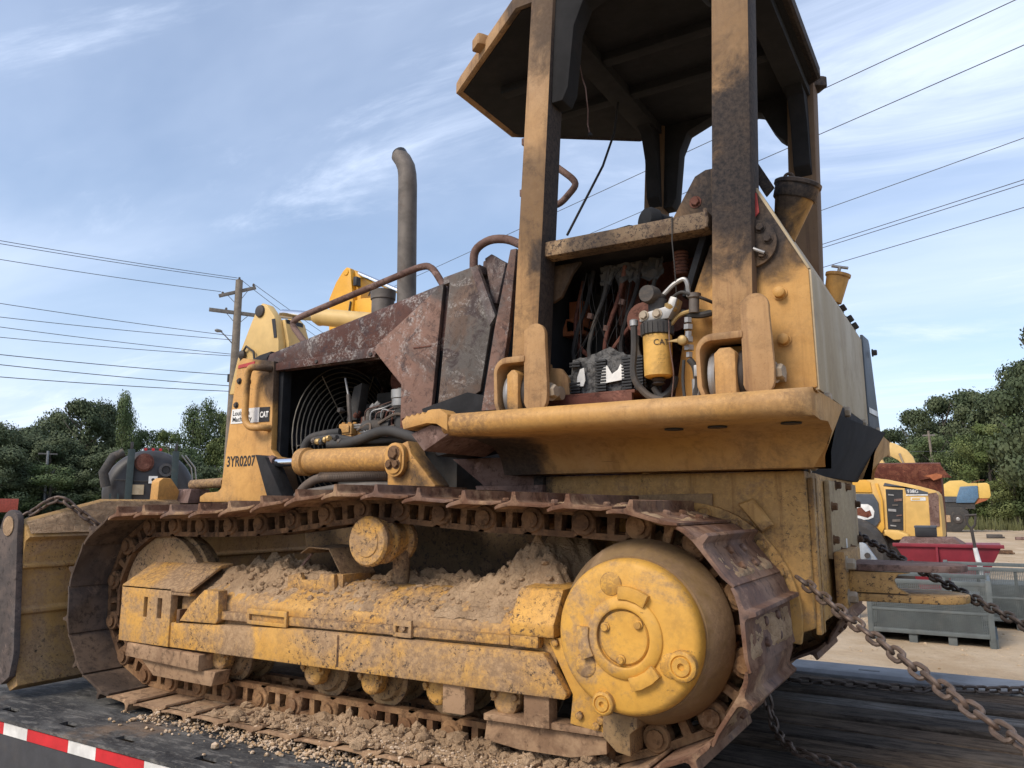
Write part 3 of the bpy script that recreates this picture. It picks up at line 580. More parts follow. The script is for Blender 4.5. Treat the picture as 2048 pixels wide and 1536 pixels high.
cxr, cyr = -1.3, CY
def ins(k): return [(cxr+(x-cxr)*k, cyr+(y-cyr)*k) for x, y in rim]
b = MB(); b.loft([[(x, y, z) for x, y in ins(k)] for k, z in ((.955, ZR+.012), (.985, ZR), (1.0, ZR+.006), (1.0, ZR+.06), (.975, ZR+.10), (.80, ZR+.135), (.4, ZR+.15))][::-1])
roof_in = MB(); 
CN = b.build('canopy_roof', 'rops_yellow', D, .0)
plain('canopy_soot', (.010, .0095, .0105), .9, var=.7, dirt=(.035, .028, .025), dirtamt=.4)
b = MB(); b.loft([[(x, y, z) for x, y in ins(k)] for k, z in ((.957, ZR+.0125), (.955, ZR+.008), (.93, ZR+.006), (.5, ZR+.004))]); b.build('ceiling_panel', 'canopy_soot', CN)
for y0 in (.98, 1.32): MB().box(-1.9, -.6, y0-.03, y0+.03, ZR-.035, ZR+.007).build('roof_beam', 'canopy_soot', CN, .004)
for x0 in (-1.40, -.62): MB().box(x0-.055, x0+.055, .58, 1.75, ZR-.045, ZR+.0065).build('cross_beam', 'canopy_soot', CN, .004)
# gussets under the roof at each post
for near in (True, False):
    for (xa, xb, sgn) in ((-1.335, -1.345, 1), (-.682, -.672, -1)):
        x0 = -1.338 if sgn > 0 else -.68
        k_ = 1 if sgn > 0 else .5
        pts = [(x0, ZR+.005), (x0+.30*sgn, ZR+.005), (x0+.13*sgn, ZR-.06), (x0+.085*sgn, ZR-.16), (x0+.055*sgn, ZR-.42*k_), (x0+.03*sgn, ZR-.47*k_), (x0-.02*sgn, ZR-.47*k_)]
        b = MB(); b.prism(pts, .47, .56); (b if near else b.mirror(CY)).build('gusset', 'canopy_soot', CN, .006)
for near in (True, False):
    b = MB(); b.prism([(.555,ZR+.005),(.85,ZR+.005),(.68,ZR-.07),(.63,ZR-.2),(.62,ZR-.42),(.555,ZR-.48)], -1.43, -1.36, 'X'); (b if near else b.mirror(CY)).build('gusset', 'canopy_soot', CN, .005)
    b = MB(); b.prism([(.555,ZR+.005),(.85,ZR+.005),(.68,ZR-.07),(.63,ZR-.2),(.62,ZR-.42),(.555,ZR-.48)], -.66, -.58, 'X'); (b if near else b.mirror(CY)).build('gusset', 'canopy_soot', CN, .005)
# lamp housings bolted to the canopy corners
def lamp(px, py, pz, dx, dy):
    d = Vector((dx, dy, 0)).normalized(); s_ = Vector((-d.y, d.x, 0)); c = Vector((px, py, pz))
    b = MB(); b.loft([[tuple(c+d*a+s_*q*w_+Vector((0, 0, z))) for q, z in ((-1, -.025), (1, -.025), (1, .028), (-1, .028))] for a, w_ in ((-.06, .03), (.02, .042), (.04, .04), (.045, .032))])
    b.build('lamp_housing', 'rops_yellow', CN, .008)
lamp(-1.83, .685, ZR+.065, -.57, -.82); lamp(-.55, 1.83, ZR+.05, .7, .7); lamp(-1.83, 1.645, ZR+.065, -.6, .8)
# post mounts with rubber isolators
def mount(x0, x1, name='mount'):
    xm = (x0+x1)/2; hw = (x1-x0)/2
    b = MB(); c = []
    # U-shaped yoke seen from the side: outer plate ring
    o = [(x0-.008,1.235),(x0-.018,1.30),(x0-.018,1.37),(x0,1.405),(x0+.03,1.42),(x1-.0,1.42)]
    b.loft([[(x,y,z) for x,z in [(x0+.004,1.20),(x0+.018,1.205),(x0+.002,1.25),(x0-.002,1.36)]+arc2((x0+.035,1.363),.037,180,90,5)+[(x1-.03,1.40),(x1-.03,1.425)]+arc2((x0+.04,1.367),.058,90,180,6)+[(x0-.016,1.25)]] for y in (.37, .60)])
    Mo = b.build(name, 'rops_yellow', D, .006)
    b = MB(); b.prism([(x1-.036,1.27)]+arc2((x1+.012, 1.255), .05, 190, 355, 9)+[(x1+.064,1.30),(x1+.056,1.47)]+arc2((x1+.012, 1.50), .044, 0, 120, 7)+[(x1-.036,1.52)], .375, .40); b.build('side_cheek', 'rops_yellow', Mo, .006)
    b = MB(); b.prism([(x1-.036,1.27)]+arc2((x1+.012, 1.255), .05, 190, 355, 9)+[(x1+.05,1.36),(x1+.02,1.40),(x1-.036,1.41)], .575, .60); b.build('side_cheek', 'rops_yellow', Mo, .006)
    b = MB(); b.prism([(x0+.045,1.19),(x1-.055,1.19),(x1-.055,1.355),(x1-.07,1.372),(x0+.065,1.372),(x0+.045,1.355)], .365, .585); b.build('lug', 'yellow_fender', Mo, .006)
    for xx in (x0+.028, x1-.046):
        b = MB(); b.lathe([(0,.045),(0,.092),(.012,.096),(.022,.092),(.022,.045)], (xx-.011, .475, 1.285), (1, 0, 0), 28); b.build('isolator', 'steel' if xx < (x0+x1)/2 else 'bolt_dark', Mo)
    b = MB(); b.cyl((x0-.02, .475, 1.285), (x1+.075, .475, 1.285), .026, n=12); b.build('pin', 'bolt', Mo)
    hexbolt(Mo, (x1+.055, .42, 1.285), (1, -.2, 0), .026, .03, 'bolt')
    return Mo
m1 = mount(-1.55, -1.40); m2 = mount(-.755, -.585)
for xx in (-1.475, -.67): 
    b = MB(); b.loft([[(xx-.075, 1.72, z), (xx+.075, 1.72, z), (xx+.075, 1.95, z), (xx-.075, 1.95, z)] for z in (1.17, 1.42)]); b.build('mount', 'rops_yellow', D, .01)
# cross bar, gusset plate behind it
b = MB(); b.prism([(-1.44,1.835),(-.74,1.828),(-.74,1.895),(-1.44,1.898)], .475, .56); XB = b.build('cross_bar', 'bar_burnt', D, .012)
b = MB(); b.prism([(-.905,1.885),(-.74,1.885),(-.70,2.07),(-.76,2.072),(-.80,2.055)], .53, .56); GP = b.build('corner_plate', 'rops_yellow', D, .006)
hexbolt(GP, (-.80, .53, 1.955), (0, -1, 0), .017, .014, 'rust_inner')
for x in (-1.432, -.748):
    b = MB(); b.tube([(x, .472, 1.832), (x+.004, .470, 1.86), (x-.003, .472, 1.90)], .007, 6); b.build('weld_bead', 'bar_burnt', XB)
# ---- bay behind the cross bar
b = MB(); b.box(-1.52, -.74, .56, 1.78, 1.86, 1.888); BAY = b.build('seat_platform', 'char', D, .004)
b = MB(); b.box(-1.44, -.60, 1.18, 1.20, 1.19, 1.86); b.build('rear_wall', 'rust_inner', BAY)
b = MB(); b.box(-1.50, -1.485, .60, 1.75, 1.20, 1.86); b.build('front_wall', 'bay_dark', BAY)
b = MB(); b.box(-1.48, -.60, .62, 1.18, 1.19, 1.205); b.build('bay_floor', 'char', BAY)
b = MB(); b.prism([(-.745,1.82),(-.77,1.80),(-.865,1.56),(-.93,1.205),(-.745,1.205)], .585, .60); WP = b.build('wall_plate', 'tank_yellow', BAY, .003)
b = MB(); b.prism([(-.775,1.835),(-.80,1.835),(-.875,1.62),(-.85,1.62)], .565, .62); b.build('strap', 'bay_dark', BAY, .002)
b = MB(); b.prism([(-.80,1.86),(-1.25,1.86),(-1.25,1.62),(-1.05,1.55),(-.87,1.60)], .86, .875); b.build('bulkhead_plate', 'rust_inner', BAY)
b = MB(); b.lathe([(0,.065),(.02,.065)], (-1.05, .62, 1.57), (0, 1, 0), 24); b.build('round_cover', 'rust_inner', BAY)
b = MB(); b.prism([(-1.43,1.835),(-1.30,1.835),(-1.34,1.79),(-1.39,1.70),(-1.43,1.68)], .60, .62); b.build('corner_gusset', 'rops_yellow', BAY, .003)
for k in range(7):
    b = MB(); b.lathe([(0,.026+.002*(k % 2)),(.006,.031),(.012,.026)], (-.905, .66, 1.73+.0135*k), (0, 0, 1), 14); b.build('bellows_ring', 'rust_inner', BAY)
# rusty relay block and engine bits
b = MB(); b.box(-1.47, -1.39, .80, .92, 1.60, 1.66); b.prism([(-1.50,1.585),(-1.39,1.585),(-1.39,1.625),(-1.47,1.66)], .80, .90); b.box(-1.465, -1.40, .82, .90, 1.66, 1.74); b.build('relay_block', 'orange_rust', BAY, .004)
MB().cyl((-1.43, .85, 1.30), (-1.43, .85, 1.60), .012).build('rod', 'rust_inner', BAY)
random.seed(3)
b = MB()
for k in range(26):
    x0 = random.uniform(-1.36, -1.08); y0 = random.uniform(.65, .95); p = [(x0, y0, 1.80)]
    dx = random.uniform(-.035, .02)
    for j in range(6): dx += random.uniform(-.018, .018); p.append((p[-1][0]+dx, p[-1][1]+random.uniform(-.015, .015), p[-1][2]-random.uniform(.05, .085)))
    b.tube(fillet(p, .03, 3), random.uniform(.001, .0024), 4)
tag(b.build('burnt_wiring', 'char', BAY), kind='stuff')
for k in range(5):
    x0 = -1.34+.07*k; MB().tube(fillet([(x0+.05,.70,1.82),(x0+.02,.71,1.70),(x0-.03,.70,1.58),(x0-.05,.69,1.46),(x0+.01,.68,1.38)], .06), .009, 8).build('wire_loom', ('char', 'rubber', 'rust_inner')[k % 3], BAY)
for x, z in ((-1.31, 1.62), (-1.24, 1.56), (-1.17, 1.66)): MB().lathe([(0,.014),(.022,.014)], (x, .70, z), (.3, 0, 1), 8).build('loom_clamp', 'rail_rust', BAY)
b = MB(); n_ = 26
for k in range(3):
    vs = []; x0 = -1.26+.09*k
    for j in range(8):
        for i in range(8): vs.append((x0+.013*i, .70+.02*fbm((i, j, k), .7), 1.83-.011*j*(1+.6*fbm((i*.5, k, 2), 1))+.004*fbm((i, j, 3), 1)))
    b.add(vs, [(j*8+i, j*8+i+1, (j+1)*8+i+1, (j+1)*8+i) for j in range(7) for i in range(7)])
tag(b.build('melted_insulation', 'engine_grey', BAY), kind='stuff')
for pts, r_ in (([(-1.36,.75,1.80),(-1.40,.74,1.62),(-1.38,.72,1.52),(-1.30,.72,1.44),(-1.22,.72,1.40)], .009), ([(-1.10,.7,1.60),(-1.20,.7,1.50),(-1.27,.7,1.40)], .009)):
    MB().tube(fillet(pts, .08), r_).build('pipe', 'rust_inner', BAY)
# melted battery case on its tray
b = MB(); b.prism([(-1.40,1.272),(-1.05,1.272),(-1.05,1.285),(-1.40,1.285)], .52, .75); b.box(-1.41, -1.06, .515, .535, 1.232, 1.275); b.build('battery_tray', 'rust_inner', BAY, .003)
def sk(x, y, z, a): return (x+a*fbm((x*9, y*9, z*9)), y+a*fbm((x*9+5, y*9, z*9)), z+a*fbm((x*9, y*9+7, z*9)))
vs = []; nx, nz = 30, 16
for j in range(nz+1):
    for i in range(nx+1):
        x = -1.385+.35*i/nx; z = 1.286+.155*j/nz*(1+.25*fbm((x*7, 0, 1)))+(.0 if x > -1.34 else -.06*j/nz); vs.append(sk(x, .60, z, .012))
for i in range(nx+1):
    x = -1.385+.35*i/nx; vs.append(sk(x, .76, vs[nz*(nx+1)+i][2]-.01, .01))
for i in range(nx+1): x = -1.385+.35*i/nx; vs.append((x, .76, 1.287))
b = MB(); b.add(vs, [(j*(nx+1)+i, j*(nx+1)+i+1, (j+1)*(nx+1)+i+1, (j+1)*(nx+1)+i) for j in range(nz+2) for i in range(nx)]); BT = b.build('battery_case', 'melted_plastic', BAY, 0, ang=80)
for k, (x0, x1) in enumerate(((-1.345, -1.30), (-1.235, -1.19), (-1.125, -1.085), (-1.075, -1.04))):
    for j in range(11):
        if k == 0 and 3 < j < 9: continue
        MB().box(x0, x1, .578, .592, 1.298+.0115*j, 1.305+.0115*j).build('rib', 'black_label', BT)
for pl in ([(-1.315,1.325),(-1.287,1.322),(-1.278,1.345),(-1.283,1.395),(-1.30,1.39),(-1.312,1.36)], [(-1.215,1.325),(-1.115,1.335),(-1.118,1.385),(-1.13,1.395),(-1.14,1.375),(-1.165,1.36),(-1.185,1.395),(-1.205,1.385)]):
    MB().prism(pl, .580, .5835).build('torn_label', 'white_label', BT)
# fuel filter with its head
b = MB(); b.lathe([(0,.012),(0,.042),(.006,.05),(.15,.052),(.155,.048)], (-.95, .50, 1.315), (0, 0, 1), 28); FI = b.build('fuel_filter', 'filter_yellow', D)
b = MB(); prof = []
for k in range(24):
    pass
b.lathe([(0,.05),(.004,.056),(.045,.057),(.05,.05)], (-.95, .50, 1.468), (0, 0, 1), 40); b.build('ribbed_collar', 'rubber', FI)
for k in range(20):
    a = 2*math.pi*k/20; MB().obox((-.95+.057*math.cos(a), .50+.057*math.sin(a), 1.490), (math.cos(a)*.003, math.sin(a)*.003, 0), (-math.sin(a)*.0035, math.cos(a)*.0035, 0), (0, 0, .02)).build('rib', 'rubber', FI)
b = MB(); b.prism([(-1.005,1.519),(-.895,1.519),(-.87,1.56),(-.86,1.59),(-.885,1.60),(-.90,1.565),(-1.0,1.548)], .465, .53); HD = b.build('filter_head', 'steel', FI, .005)
for x in (-.985, -.935): hexbolt(HD, (x, .464, 1.54), (0, -1, 0), .014, .012, 'bolt')
b = MB(); b.cyl((-.945, .50, 1.548), (-.945, .50, 1.60), .034); b.lathe([(0,.03),(.02,.034),(.05,.034),(.06,.03)], (-.965, .44, 1.615), (.15, 1, 0), 20); b.cyl((-.955, .50, 1.59), (-.93, .50, 1.625), .022); b.build('primer_pump', 'rubber', FI)
b = MB(); b.lathe([(0,.012),(.006,.024),(.012,.018),(.02,.026),(.028,.02)], (-.95, .50, 1.287), (0, 0, 1), 16); b.build('drain_valve', 'bolt_dark', FI)
tm = text_mb('CAT', .030, lambda u, v: (-.95+.0532*math.sin((u-.010)/.0532+.25), .50-.0532*math.cos((u-.010)/.0532+.25), 1.425+v)); tm.build('lettering', 'ink', FI, smooth=False)
for k in range(4):
    tm = text_mb(['1R-0770', 'FUEL', 'WATER SEP', '326'][k] if False else '- --- --', .010, lambda u, v, k=k: (-.95+.0532*math.sin(u/.0532+.35), .50-.0532*math.cos(u/.0532+.35), 1.40-.014*k+v)); tm.build('small_print', 'ink', FI, smooth=False)
MB().tube(fillet([(-.935,.50,1.605),(-.885,.50,1.65),(-.845,.50,1.668),(-.832,.50,1.65),(-.832,.51,1.60)], .02), .0085).build('pipe', 'steel', FI)
b = MB(); b.lathe([(0,.012),(.0,.022),(.012,.026),(.02,.018),(.034,.02),(.046,.014)], (-.895, .485, 1.555), (.5, 0, .85), 14); b.build('fitting', 'brass', FI)
b = MB(); b.lathe([(0,.018),(.05,.018),(.055,.024),(.07,.024)], (-.812, .50, 1.535), (.05, 0, 1), 14); b.build('solenoid', 'pipe_grey', FI)
for pts, r_, mt in (([(-.885,.49,1.60),(-.85,.48,1.615),(-.82,.48,1.60),(-.78,.50,1.585),(-.745,.55,1.57)], .006, 'rubber'), ([(-.90,.50,1.50),(-.87,.50,1.535),(-.82,.50,1.545),(-.745,.56,1.54)], .008, 'brass'), ([(-.86,.51,1.545),(-.80,.51,1.525),(-.76,.53,1.535)], .012, 'rubber'),
    ([(-1.035,.49,1.52),(-1.035,.49,1.43),(-1.045,.49,1.34),(-1.03,.49,1.295),(-.985,.50,1.245),(-.935,.50,1.235)], .013, 'rubber'), ([(-.975,.52,1.285),(-.95,.52,1.24),(-.91,.54,1.28),(-.905,.55,1.32)], .013, 'rubber'),
    ([(-.835,.50,1.37),(-.815,.50,1.345),(-.81,.50,1.28),(-.825,.50,1.20)], .012, 'rubber'), ([(-.855,.50,1.37),(-.862,.50,1.30),(-.855,.50,1.21)], .006, 'rubber'), ([(-.90,.48,1.54),(-.895,.47,1.42),(-.885,.48,1.32),(-.90,.49,1.24)], .0025, 'rail_rust')):
    MB().tube(fillet(pts, .03), r_).build('hose', mt, FI)
b = MB()
for z, r_ in ((1.515,.014),(1.49,.017),(1.465,.012),(1.445,.016),(1.415,.018),(1.39,.012)): b.lathe([(0,r_),(.018,r_)], (-.835, .50, z-.012), (.05, 0, 1), 6)
b.build('check_valve', 'steel', FI, smooth=False)
b = MB(); b.lathe([(0,.018),(.02,.018),(.024,.01)], (-.845, .475, 1.433), (0, -1, 0), 12); b.prism([(-.90,1.434),(-.86,1.440),(-.86,1.426)], .455, .462); b.build('tap', 'brass', FI, .002)
b = MB(); b.box(-.815, -.775, .48, .53, 1.305, 1.345); b.lathe([(0,.016),(.09,.016)], (-.815, .505, 1.21), (0, 0, 1), 8); b.build('elbow', 'steel', FI, .003)
b = MB(); b.lathe([(-.012,.016),(.008,.016),(.012,.011)], (-1.035, .49, 1.525), (0, 0, 1), 10); b.build('clamp', 'steel', FI)
# hanging cable across the bay
MB().tube([(-.87,.47,1.895),(-.872,.468,1.80),(-.868,.475,1.70),(-.88,.52,1.60)], .0022).build('hanging_wire', 'rubber', BAY)
# things on the platform top
b = MB(); b.lathe([(0,.02),(.004,.045),(.02,.052),(.05,.05),(.06,.038),(.20,.034),(.21,.025)], (-1.02, .58, 1.95), (.55, .83, -.06), 24); b.build('cylinder_boot', 'bay_dark', BAY)
b = MB(); b.tube([(-1.22,.55,1.905),(-1.15,.56,1.915),(-1.08,.58,1.93),(-1.05,.60,1.925)], .010); b.tube([(-1.23,.60,1.90),(-1.12,.62,1.905)], .016); b.build('burnt_lever', 'char', BAY)
for x, r_ in ((-1.10, .018), (-1.06, .02), (-1.085, .013)): MB().lathe([(0,r_*.6),(.01,r_),(.025,r_*.8),(.03,.003)], (x, .58, 1.898), (0, 0, 1), 10).build('debris_lump', 'melted_plastic', BAY)
b = MB(); b.prism([(.95,1.88),(1.45,1.88),(1.40,1.95),(1.0,1.95)], -1.20, -.9, 'X'); b.build('seat_base', 'char', BAY, .01)
# hanging wires under the roof
MB().tube([(-1.30,.60,2.75),(-1.29,.62,2.64),(-1.28,.63,2.60),(-1.275,.64,2.50),(-1.28,.645,2.44),(-1.27,.64,2.40)], .003).build('hanging_wire', 'rail_rust', CN)
MB().lathe([(0,.003),(.006,.010),(.014,.008),(.02,.002)], (-1.27,.64,2.38), (.3, 0, 1), 8).build('wire_connector', 'char', CN)
MB().tube([(-1.42,1.32,2.91),(-1.43,1.28,2.72),(-1.46,1.2,2.52),(-1.52,1.08,2.28),(-1.56,1.0,2.12)], .006).build('hanging_cable', 'char', CN)
# ---- fuel tank at the rear
prof = [(-.735,2.06),(-.64,2.06),(-.588,1.958),(-.423,1.632),(-.418,1.24),(-.735,1.19)]
b = MB(); b.prism(prof, .505, 1.825); TK = b.build('fuel_tank', 'tank_yellow', D, .006)
b = MB(); b.loft([[(-.426,y0,1.232),(-.413,y0,1.232),(-.416,y0,1.635),(-.429,y0,1.635)] for y0 in (.512, 1.78)]); RPn = b.build('rear_panel', 'tank_beige', TK, .003)
b = MB(); b.loft([[(-.43,y0,1.637),(-.419,y0,1.640),(-.575,y0,1.955),(-.589,y0,1.952)] for y0 in (.512, 1.80)]); b.build('slope_panel', 'tank_beige', TK, .003)
b = MB(); b.loft([[(x, y, 1.225), (x+.012, y, 1.225), (x+.012-k, y, zt), (x-k, y, zt)] for x, y, zt, k in ((-.42, 1.784, 1.66, .002), (-.405, 2.0, 1.675, .015), (-.40, 2.03, 1.655, .02))]); GPn = b.build('side_panel', 'tank_grey', TK, .003)
b = MB(); b.loft([[(x+.0145, y, z) for z in (1.29, 1.315)]+[(x+.0155, y, z) for z in (1.315, 1.29)] for x, y in ((-.42, 1.79), (-.405, 2.0))]); b.build('stripe', 'white_label', GPn)
b = MB(); b.loft([[(x-.006, y, z) for z in (1.19, 1.228)]+[(x+.008, y, z) for z in (1.228, 1.19)] for x, y in ((-.425, .53), (-.41, 2.03))]); b.build('lower_rail', 'char', TK, .003)
for y in (.62, 1.05, 1.55, 1.95): hexbolt(TK, (-.416+.012*(y > 1.9), y, 1.215), (1, 0, 0), .02, .022, 'bolt')
for t_ in (.50, .68, .80): hexbolt(TK, (-.44, 1.83+.02*t_, 1.62+.0*t_) if False else (-.575+.155*t_, 1.80, 1.955-.315*t_), (.9, 0, .45), .017, .024, 'bolt_dark')
hexbolt(TK, (-.39, 1.96, 1.60), (1, 0, 0), .014, .02, 'bolt_dark')
for x, z in ((-.517, 1.565), (-.512, 1.405)):
    b = MB(); b.lathe([(0,.024),(.006,.024),(.006,.019),(.028,.018),(.032,.012)], (x, .505, z), (0, -1, 0), 14); b.build('boss', 'tank_yellow', TK)
b = MB(); b.prism(arc2((-.60, 1.75), .085, -88, 88, 14), .490, .5045); ap = b.build('pivot_plate', 'rops_yellow', TK, .003)
for x, z in ((-.568, 1.80), (-.545, 1.757), (-.565, 1.705)): hexbolt(ap, (x, .49, z), (0, -1, 0), .014, .014, 'rops_yellow')
MB().tube([(-.60,.47,1.73),(-.585,.468,1.72),(-.555,.475,1.705)], .006).build('split_pin', 'steel', ap)
b = MB(); b.prism([(-.615,1.94),(-.575,1.93),(-.57,1.86),(-.60,1.83),(-.62,1.86)], .498, .5035); b.build('red_plate', 'red_label', TK)
b = MB(); b.box(-.64, -.60, .50, .56, 1.95, 2.12); b.build('tank_bracket', 'rops_yellow', TK, .004)
b = MB(); b.prism([(-.65,2.13),(-.61,2.13),(-.545,2.0),(-.575,1.97)], .62, .66); b.build('tank_strap', 'rops_yellow', TK, .004)
# filler neck (cone) and cap
d = Vector((.30, -.06, .95)).normalized(); p0 = Vector((-.55, .80, 1.85))
b = MB(); b.lathe([(0,.040),(.15,.070),(.155,.073)], p0, d, 32); FN = b.build('filler_neck', 'tank_yellow', TK)
b = MB(); b.lathe([(0,.075),(.004,.078),(.045,.080),(.05,.086),(.062,.086),(.066,.080),(.068,.01)], p0+d*.150, d, 32); cpn = b.build('filler_cap', 'rops_yellow', FN)
ce = p0+d*.220; b = MB(); b.tube([ce+Vector((-.035,0,.0))+Vector((math.cos(R(a))*.017, 0, .02+math.sin(R(a))*.020)) for a in range(-30, 230, 20)], .006); b.build('cap_ring', 'rops_yellow', cpn)
p0 = Vector((-.515, 1.66, 1.80)); d = Vector((.25, .0, .97)).normalized()
b = MB(); b.lathe([(0,.040),(.12,.050),(.125,.056),(.138,.056)], p0, d, 20); b.build('filler_neck', 'tank_yellow', TK)
ce = p0+d*.14; b = MB(); b.cyl(ce, ce+d*.03, .008); b.cyl(ce+d*.032+Vector((-.035,0,.01)), ce+d*.032+Vector((.035,0,-.012)), .007); b.build('cap_handle', 'steel', TK)
# dark underside between tank and frame
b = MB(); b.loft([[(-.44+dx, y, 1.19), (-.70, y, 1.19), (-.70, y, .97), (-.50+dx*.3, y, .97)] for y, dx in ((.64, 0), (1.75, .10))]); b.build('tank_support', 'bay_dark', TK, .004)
for y in (.70, 1.72): hexbolt(TK, (-.49, y, 1.0), (1, 0, 0), .02, .022, 'bolt')
# ================================================================== HOOD, ENGINE, RADIATOR, BLADE
# hood shell: section follows the sloping top line
def hz(x): return 1.690+(x+3.18)*.190
secs = []
for x in (-3.20, -2.8, -2.4, -2.02):
    t = hz(x); s_ = []
    for y, z in ((.700, 1.565), (.690, 1.60), (.690, t-.055), (.705, t-.018), (.745, t), (CY, t+.012)): s_.append((x, y, z))
    secs.append(s_+[(x, 2*CY-y, z) for _, y, z in s_[-2::-1]]+[(x, 2*CY-y, z) for y, z in ((.72, 1.565), (.72, t-.07), (.77, t-.02))]+[(x, y, z) for y, z in ((.77, t-.02), (.72, t-.07), (.72, 1.565))])
b = MB(); b.loft(secs); HO = b.build('hood', 'hood_burnt', D, .0, ang=50)
b = MB(); b.prism([(-3.215,1.565),(-2.435,1.570),(-2.425,1.60),(-2.435,1.618),(-3.215,1.603)], .672, .692); b.build('hood_flange', 'hood_burnt', HO, .003)
for x in (-3.17, -2.82, -2.46): hexbolt(HO, (x, .672, 1.585), (0, -1, 0), .011, .006, 'bolt_dark', washer=False)
b = MB(); b.loft([[(x, y, z) for y, z in ((.69,t-.12),(.69,t-.04),(.72,t),(1.61,t),(1.64,t-.04),(1.64,t-.12))] for x, t in ((-3.36, 1.655), (-3.30, 1.675), (-3.205, 1.688))]); b.build('hood_nose', 'char', HO, .004)
# side cover panels
b = MB(); b.prism([(-2.432,1.60),(-2.415,1.628),(-2.025,1.875),(-2.085,1.288),(-2.26,1.258),(-2.262,1.42)], .662, .688); SP = b.build('side_panel', 'panel_burnt', HO, .005)
b = MB(); b.box(-2.265, -2.245, .668, .74, 1.20, 1.43); b.build('panel_frame', 'rust_inner', SP, .002)
MB().box(-2.19, -2.09, .6585, .6625, 1.582, 1.588).build('slit', 'rust_inner', SP)
b = MB(); b.prism([(-1.945,1.872),(-1.80,1.905),(-1.70,1.655),(-1.73,1.615),(-1.78,1.345),(-1.90,1.285),(-2.005,1.27)], .60, .625); DP = b.build('cowl_panel', 'cowl_burnt', HO, .005)
b = MB(); b.prism([(-2.045,1.90),(-2.02,1.90),(-2.085,1.27),(-2.11,1.27)], .70, 1.63); b.build('firewall', 'bay_dark', HO)
b = MB(); b.loft([[(-2.0, y, 1.885), (-1.805, y, 1.915), (-1.805, y, 1.88), (-2.0, y, 1.85)] for y in (.625, 1.70)]); b.build('cowl_top', 'console_burnt', HO, .004)
b = MB(); b.prism([(-1.835,1.90),(-1.79,1.885),(-1.70,1.66),(-1.73,1.62)], .592, .60); b.build('cowl_crease', 'console_burnt', DP, .002)
b = MB(); b.prism([(-2.07,1.285),(-1.83,1.34),(-1.66,1.30),(-1.62,1.21),(-2.05,1.20)], .575, .61); b.build('kick_plate', 'char', HO, .003)
b = MB(); b.prism([(-1.595,1.92),(-1.565,1.92),(-1.60,1.60),(-1.66,1.25),(-1.735,1.25),(-1.67,1.60)], .54, .57); b.build('door_strip', 'panel_burnt', HO, .004)
b = MB(); b.box(-1.80, -1.60, .62, .64, 1.22, 1.68); b.build('dark_panel', 'bay_dark', HO)
# instrument console with gauge holes
b = MB(); b.prism([(-1.84,1.90),(-1.835,1.955),(-1.77,1.965),(-1.70,1.92),(-1.755,1.70),(-1.80,1.70)], .70, 1.55); CO = b.build('console', 'console_burnt', HO, .006)
for y, s_ in ((.78, .2), (.86, .2), (.94, .2), (.80, .62), (.90, .62)):
    c0 = Vector((-1.70, y, 1.92)).lerp(Vector((-1.755, y, 1.70)), s_); MB().lathe([(-.004,.034),(.004,.034),(.004,.028),(-.002,.026)], c0, (.97, 0, .24), 20).build('gauge_hole', 'black_label', CO)
b = MB(); b.prism([(-1.80,1.95),(-1.765,1.965),(-1.69,1.91),(-1.735,1.735),(-1.76,1.74)], .66, .70); b.build('console_side', 'console_burnt', CO, .004)
# hand rails
MB().tube(fillet([(-3.00,.76,1.72),(-3.11,.76,1.835),(-3.06,.76,1.862),(-2.24,.76,2.012),(-2.17,.76,2.005),(-2.09,.76,1.885)], .06), .017, 10).build('hand_rail', 'rail_rust', HO)
MB().tube(fillet([(-1.835,.625,1.90),(-1.835,.625,1.985),(-1.755,.625,2.02),(-1.66,.625,2.005),(-1.57,.60,1.95)], .06), .019, 10).build('hand_rail', 'rail_rust', HO)
MB().tube(fillet([(-1.80,1.0,1.95),(-1.72,1.0,2.03),(-1.60,1.0,2.05)], .05), .017, 10).build('hand_rail', 'rail_rust', HO)
MB().tube(fillet([(-1.55,.78,2.405),(-1.42,.78,2.285),(-1.40,.78,2.25),(-1.48,.78,2.18),(-1.56,.78,2.175)], .03), .015, 10).build('grab_handle', 'rail_rust', FP)
b = MB(); b.box(-1.56, -1.535, .575, .80, 2.39, 2.42); b.box(-1.57, -1.545, .575, .80, 2.16, 2.19); b.build('handle_bracket', 'rail_rust', FP, .002)
# exhaust stack and pre-cleaner stub
pts = [(-2.645,CY,1.85),(-2.652,CY,2.30),(-2.658,CY,2.68),(-2.662,CY,2.74),(-2.672,CY,2.79),(-2.695,CY,2.835),(-2.728,CY,2.875)]
b = MB(); b.tube(pts, [.054,.054,.054,.053,.052,.050,.047], 20); EX = b.build('exhaust_stack', 'pipe_grey', HO)
b = MB(); b.tube([(-2.7,CY,2.845),(-2.727,CY,2.888),(-2.730,CY,2.893)], [.044,.044,.040], 16); b.build('pipe_mouth', 'black_label', EX)
b = MB(); b.lathe([(0,.064),(.13,.064),(.135,.070),(.185,.072),(.186,.062),(.10,.058)], (-2.80, CY-.02, 1.88), (0, 0, 1), 24); b.build('intake_stub', 'pipe_grey', HO)
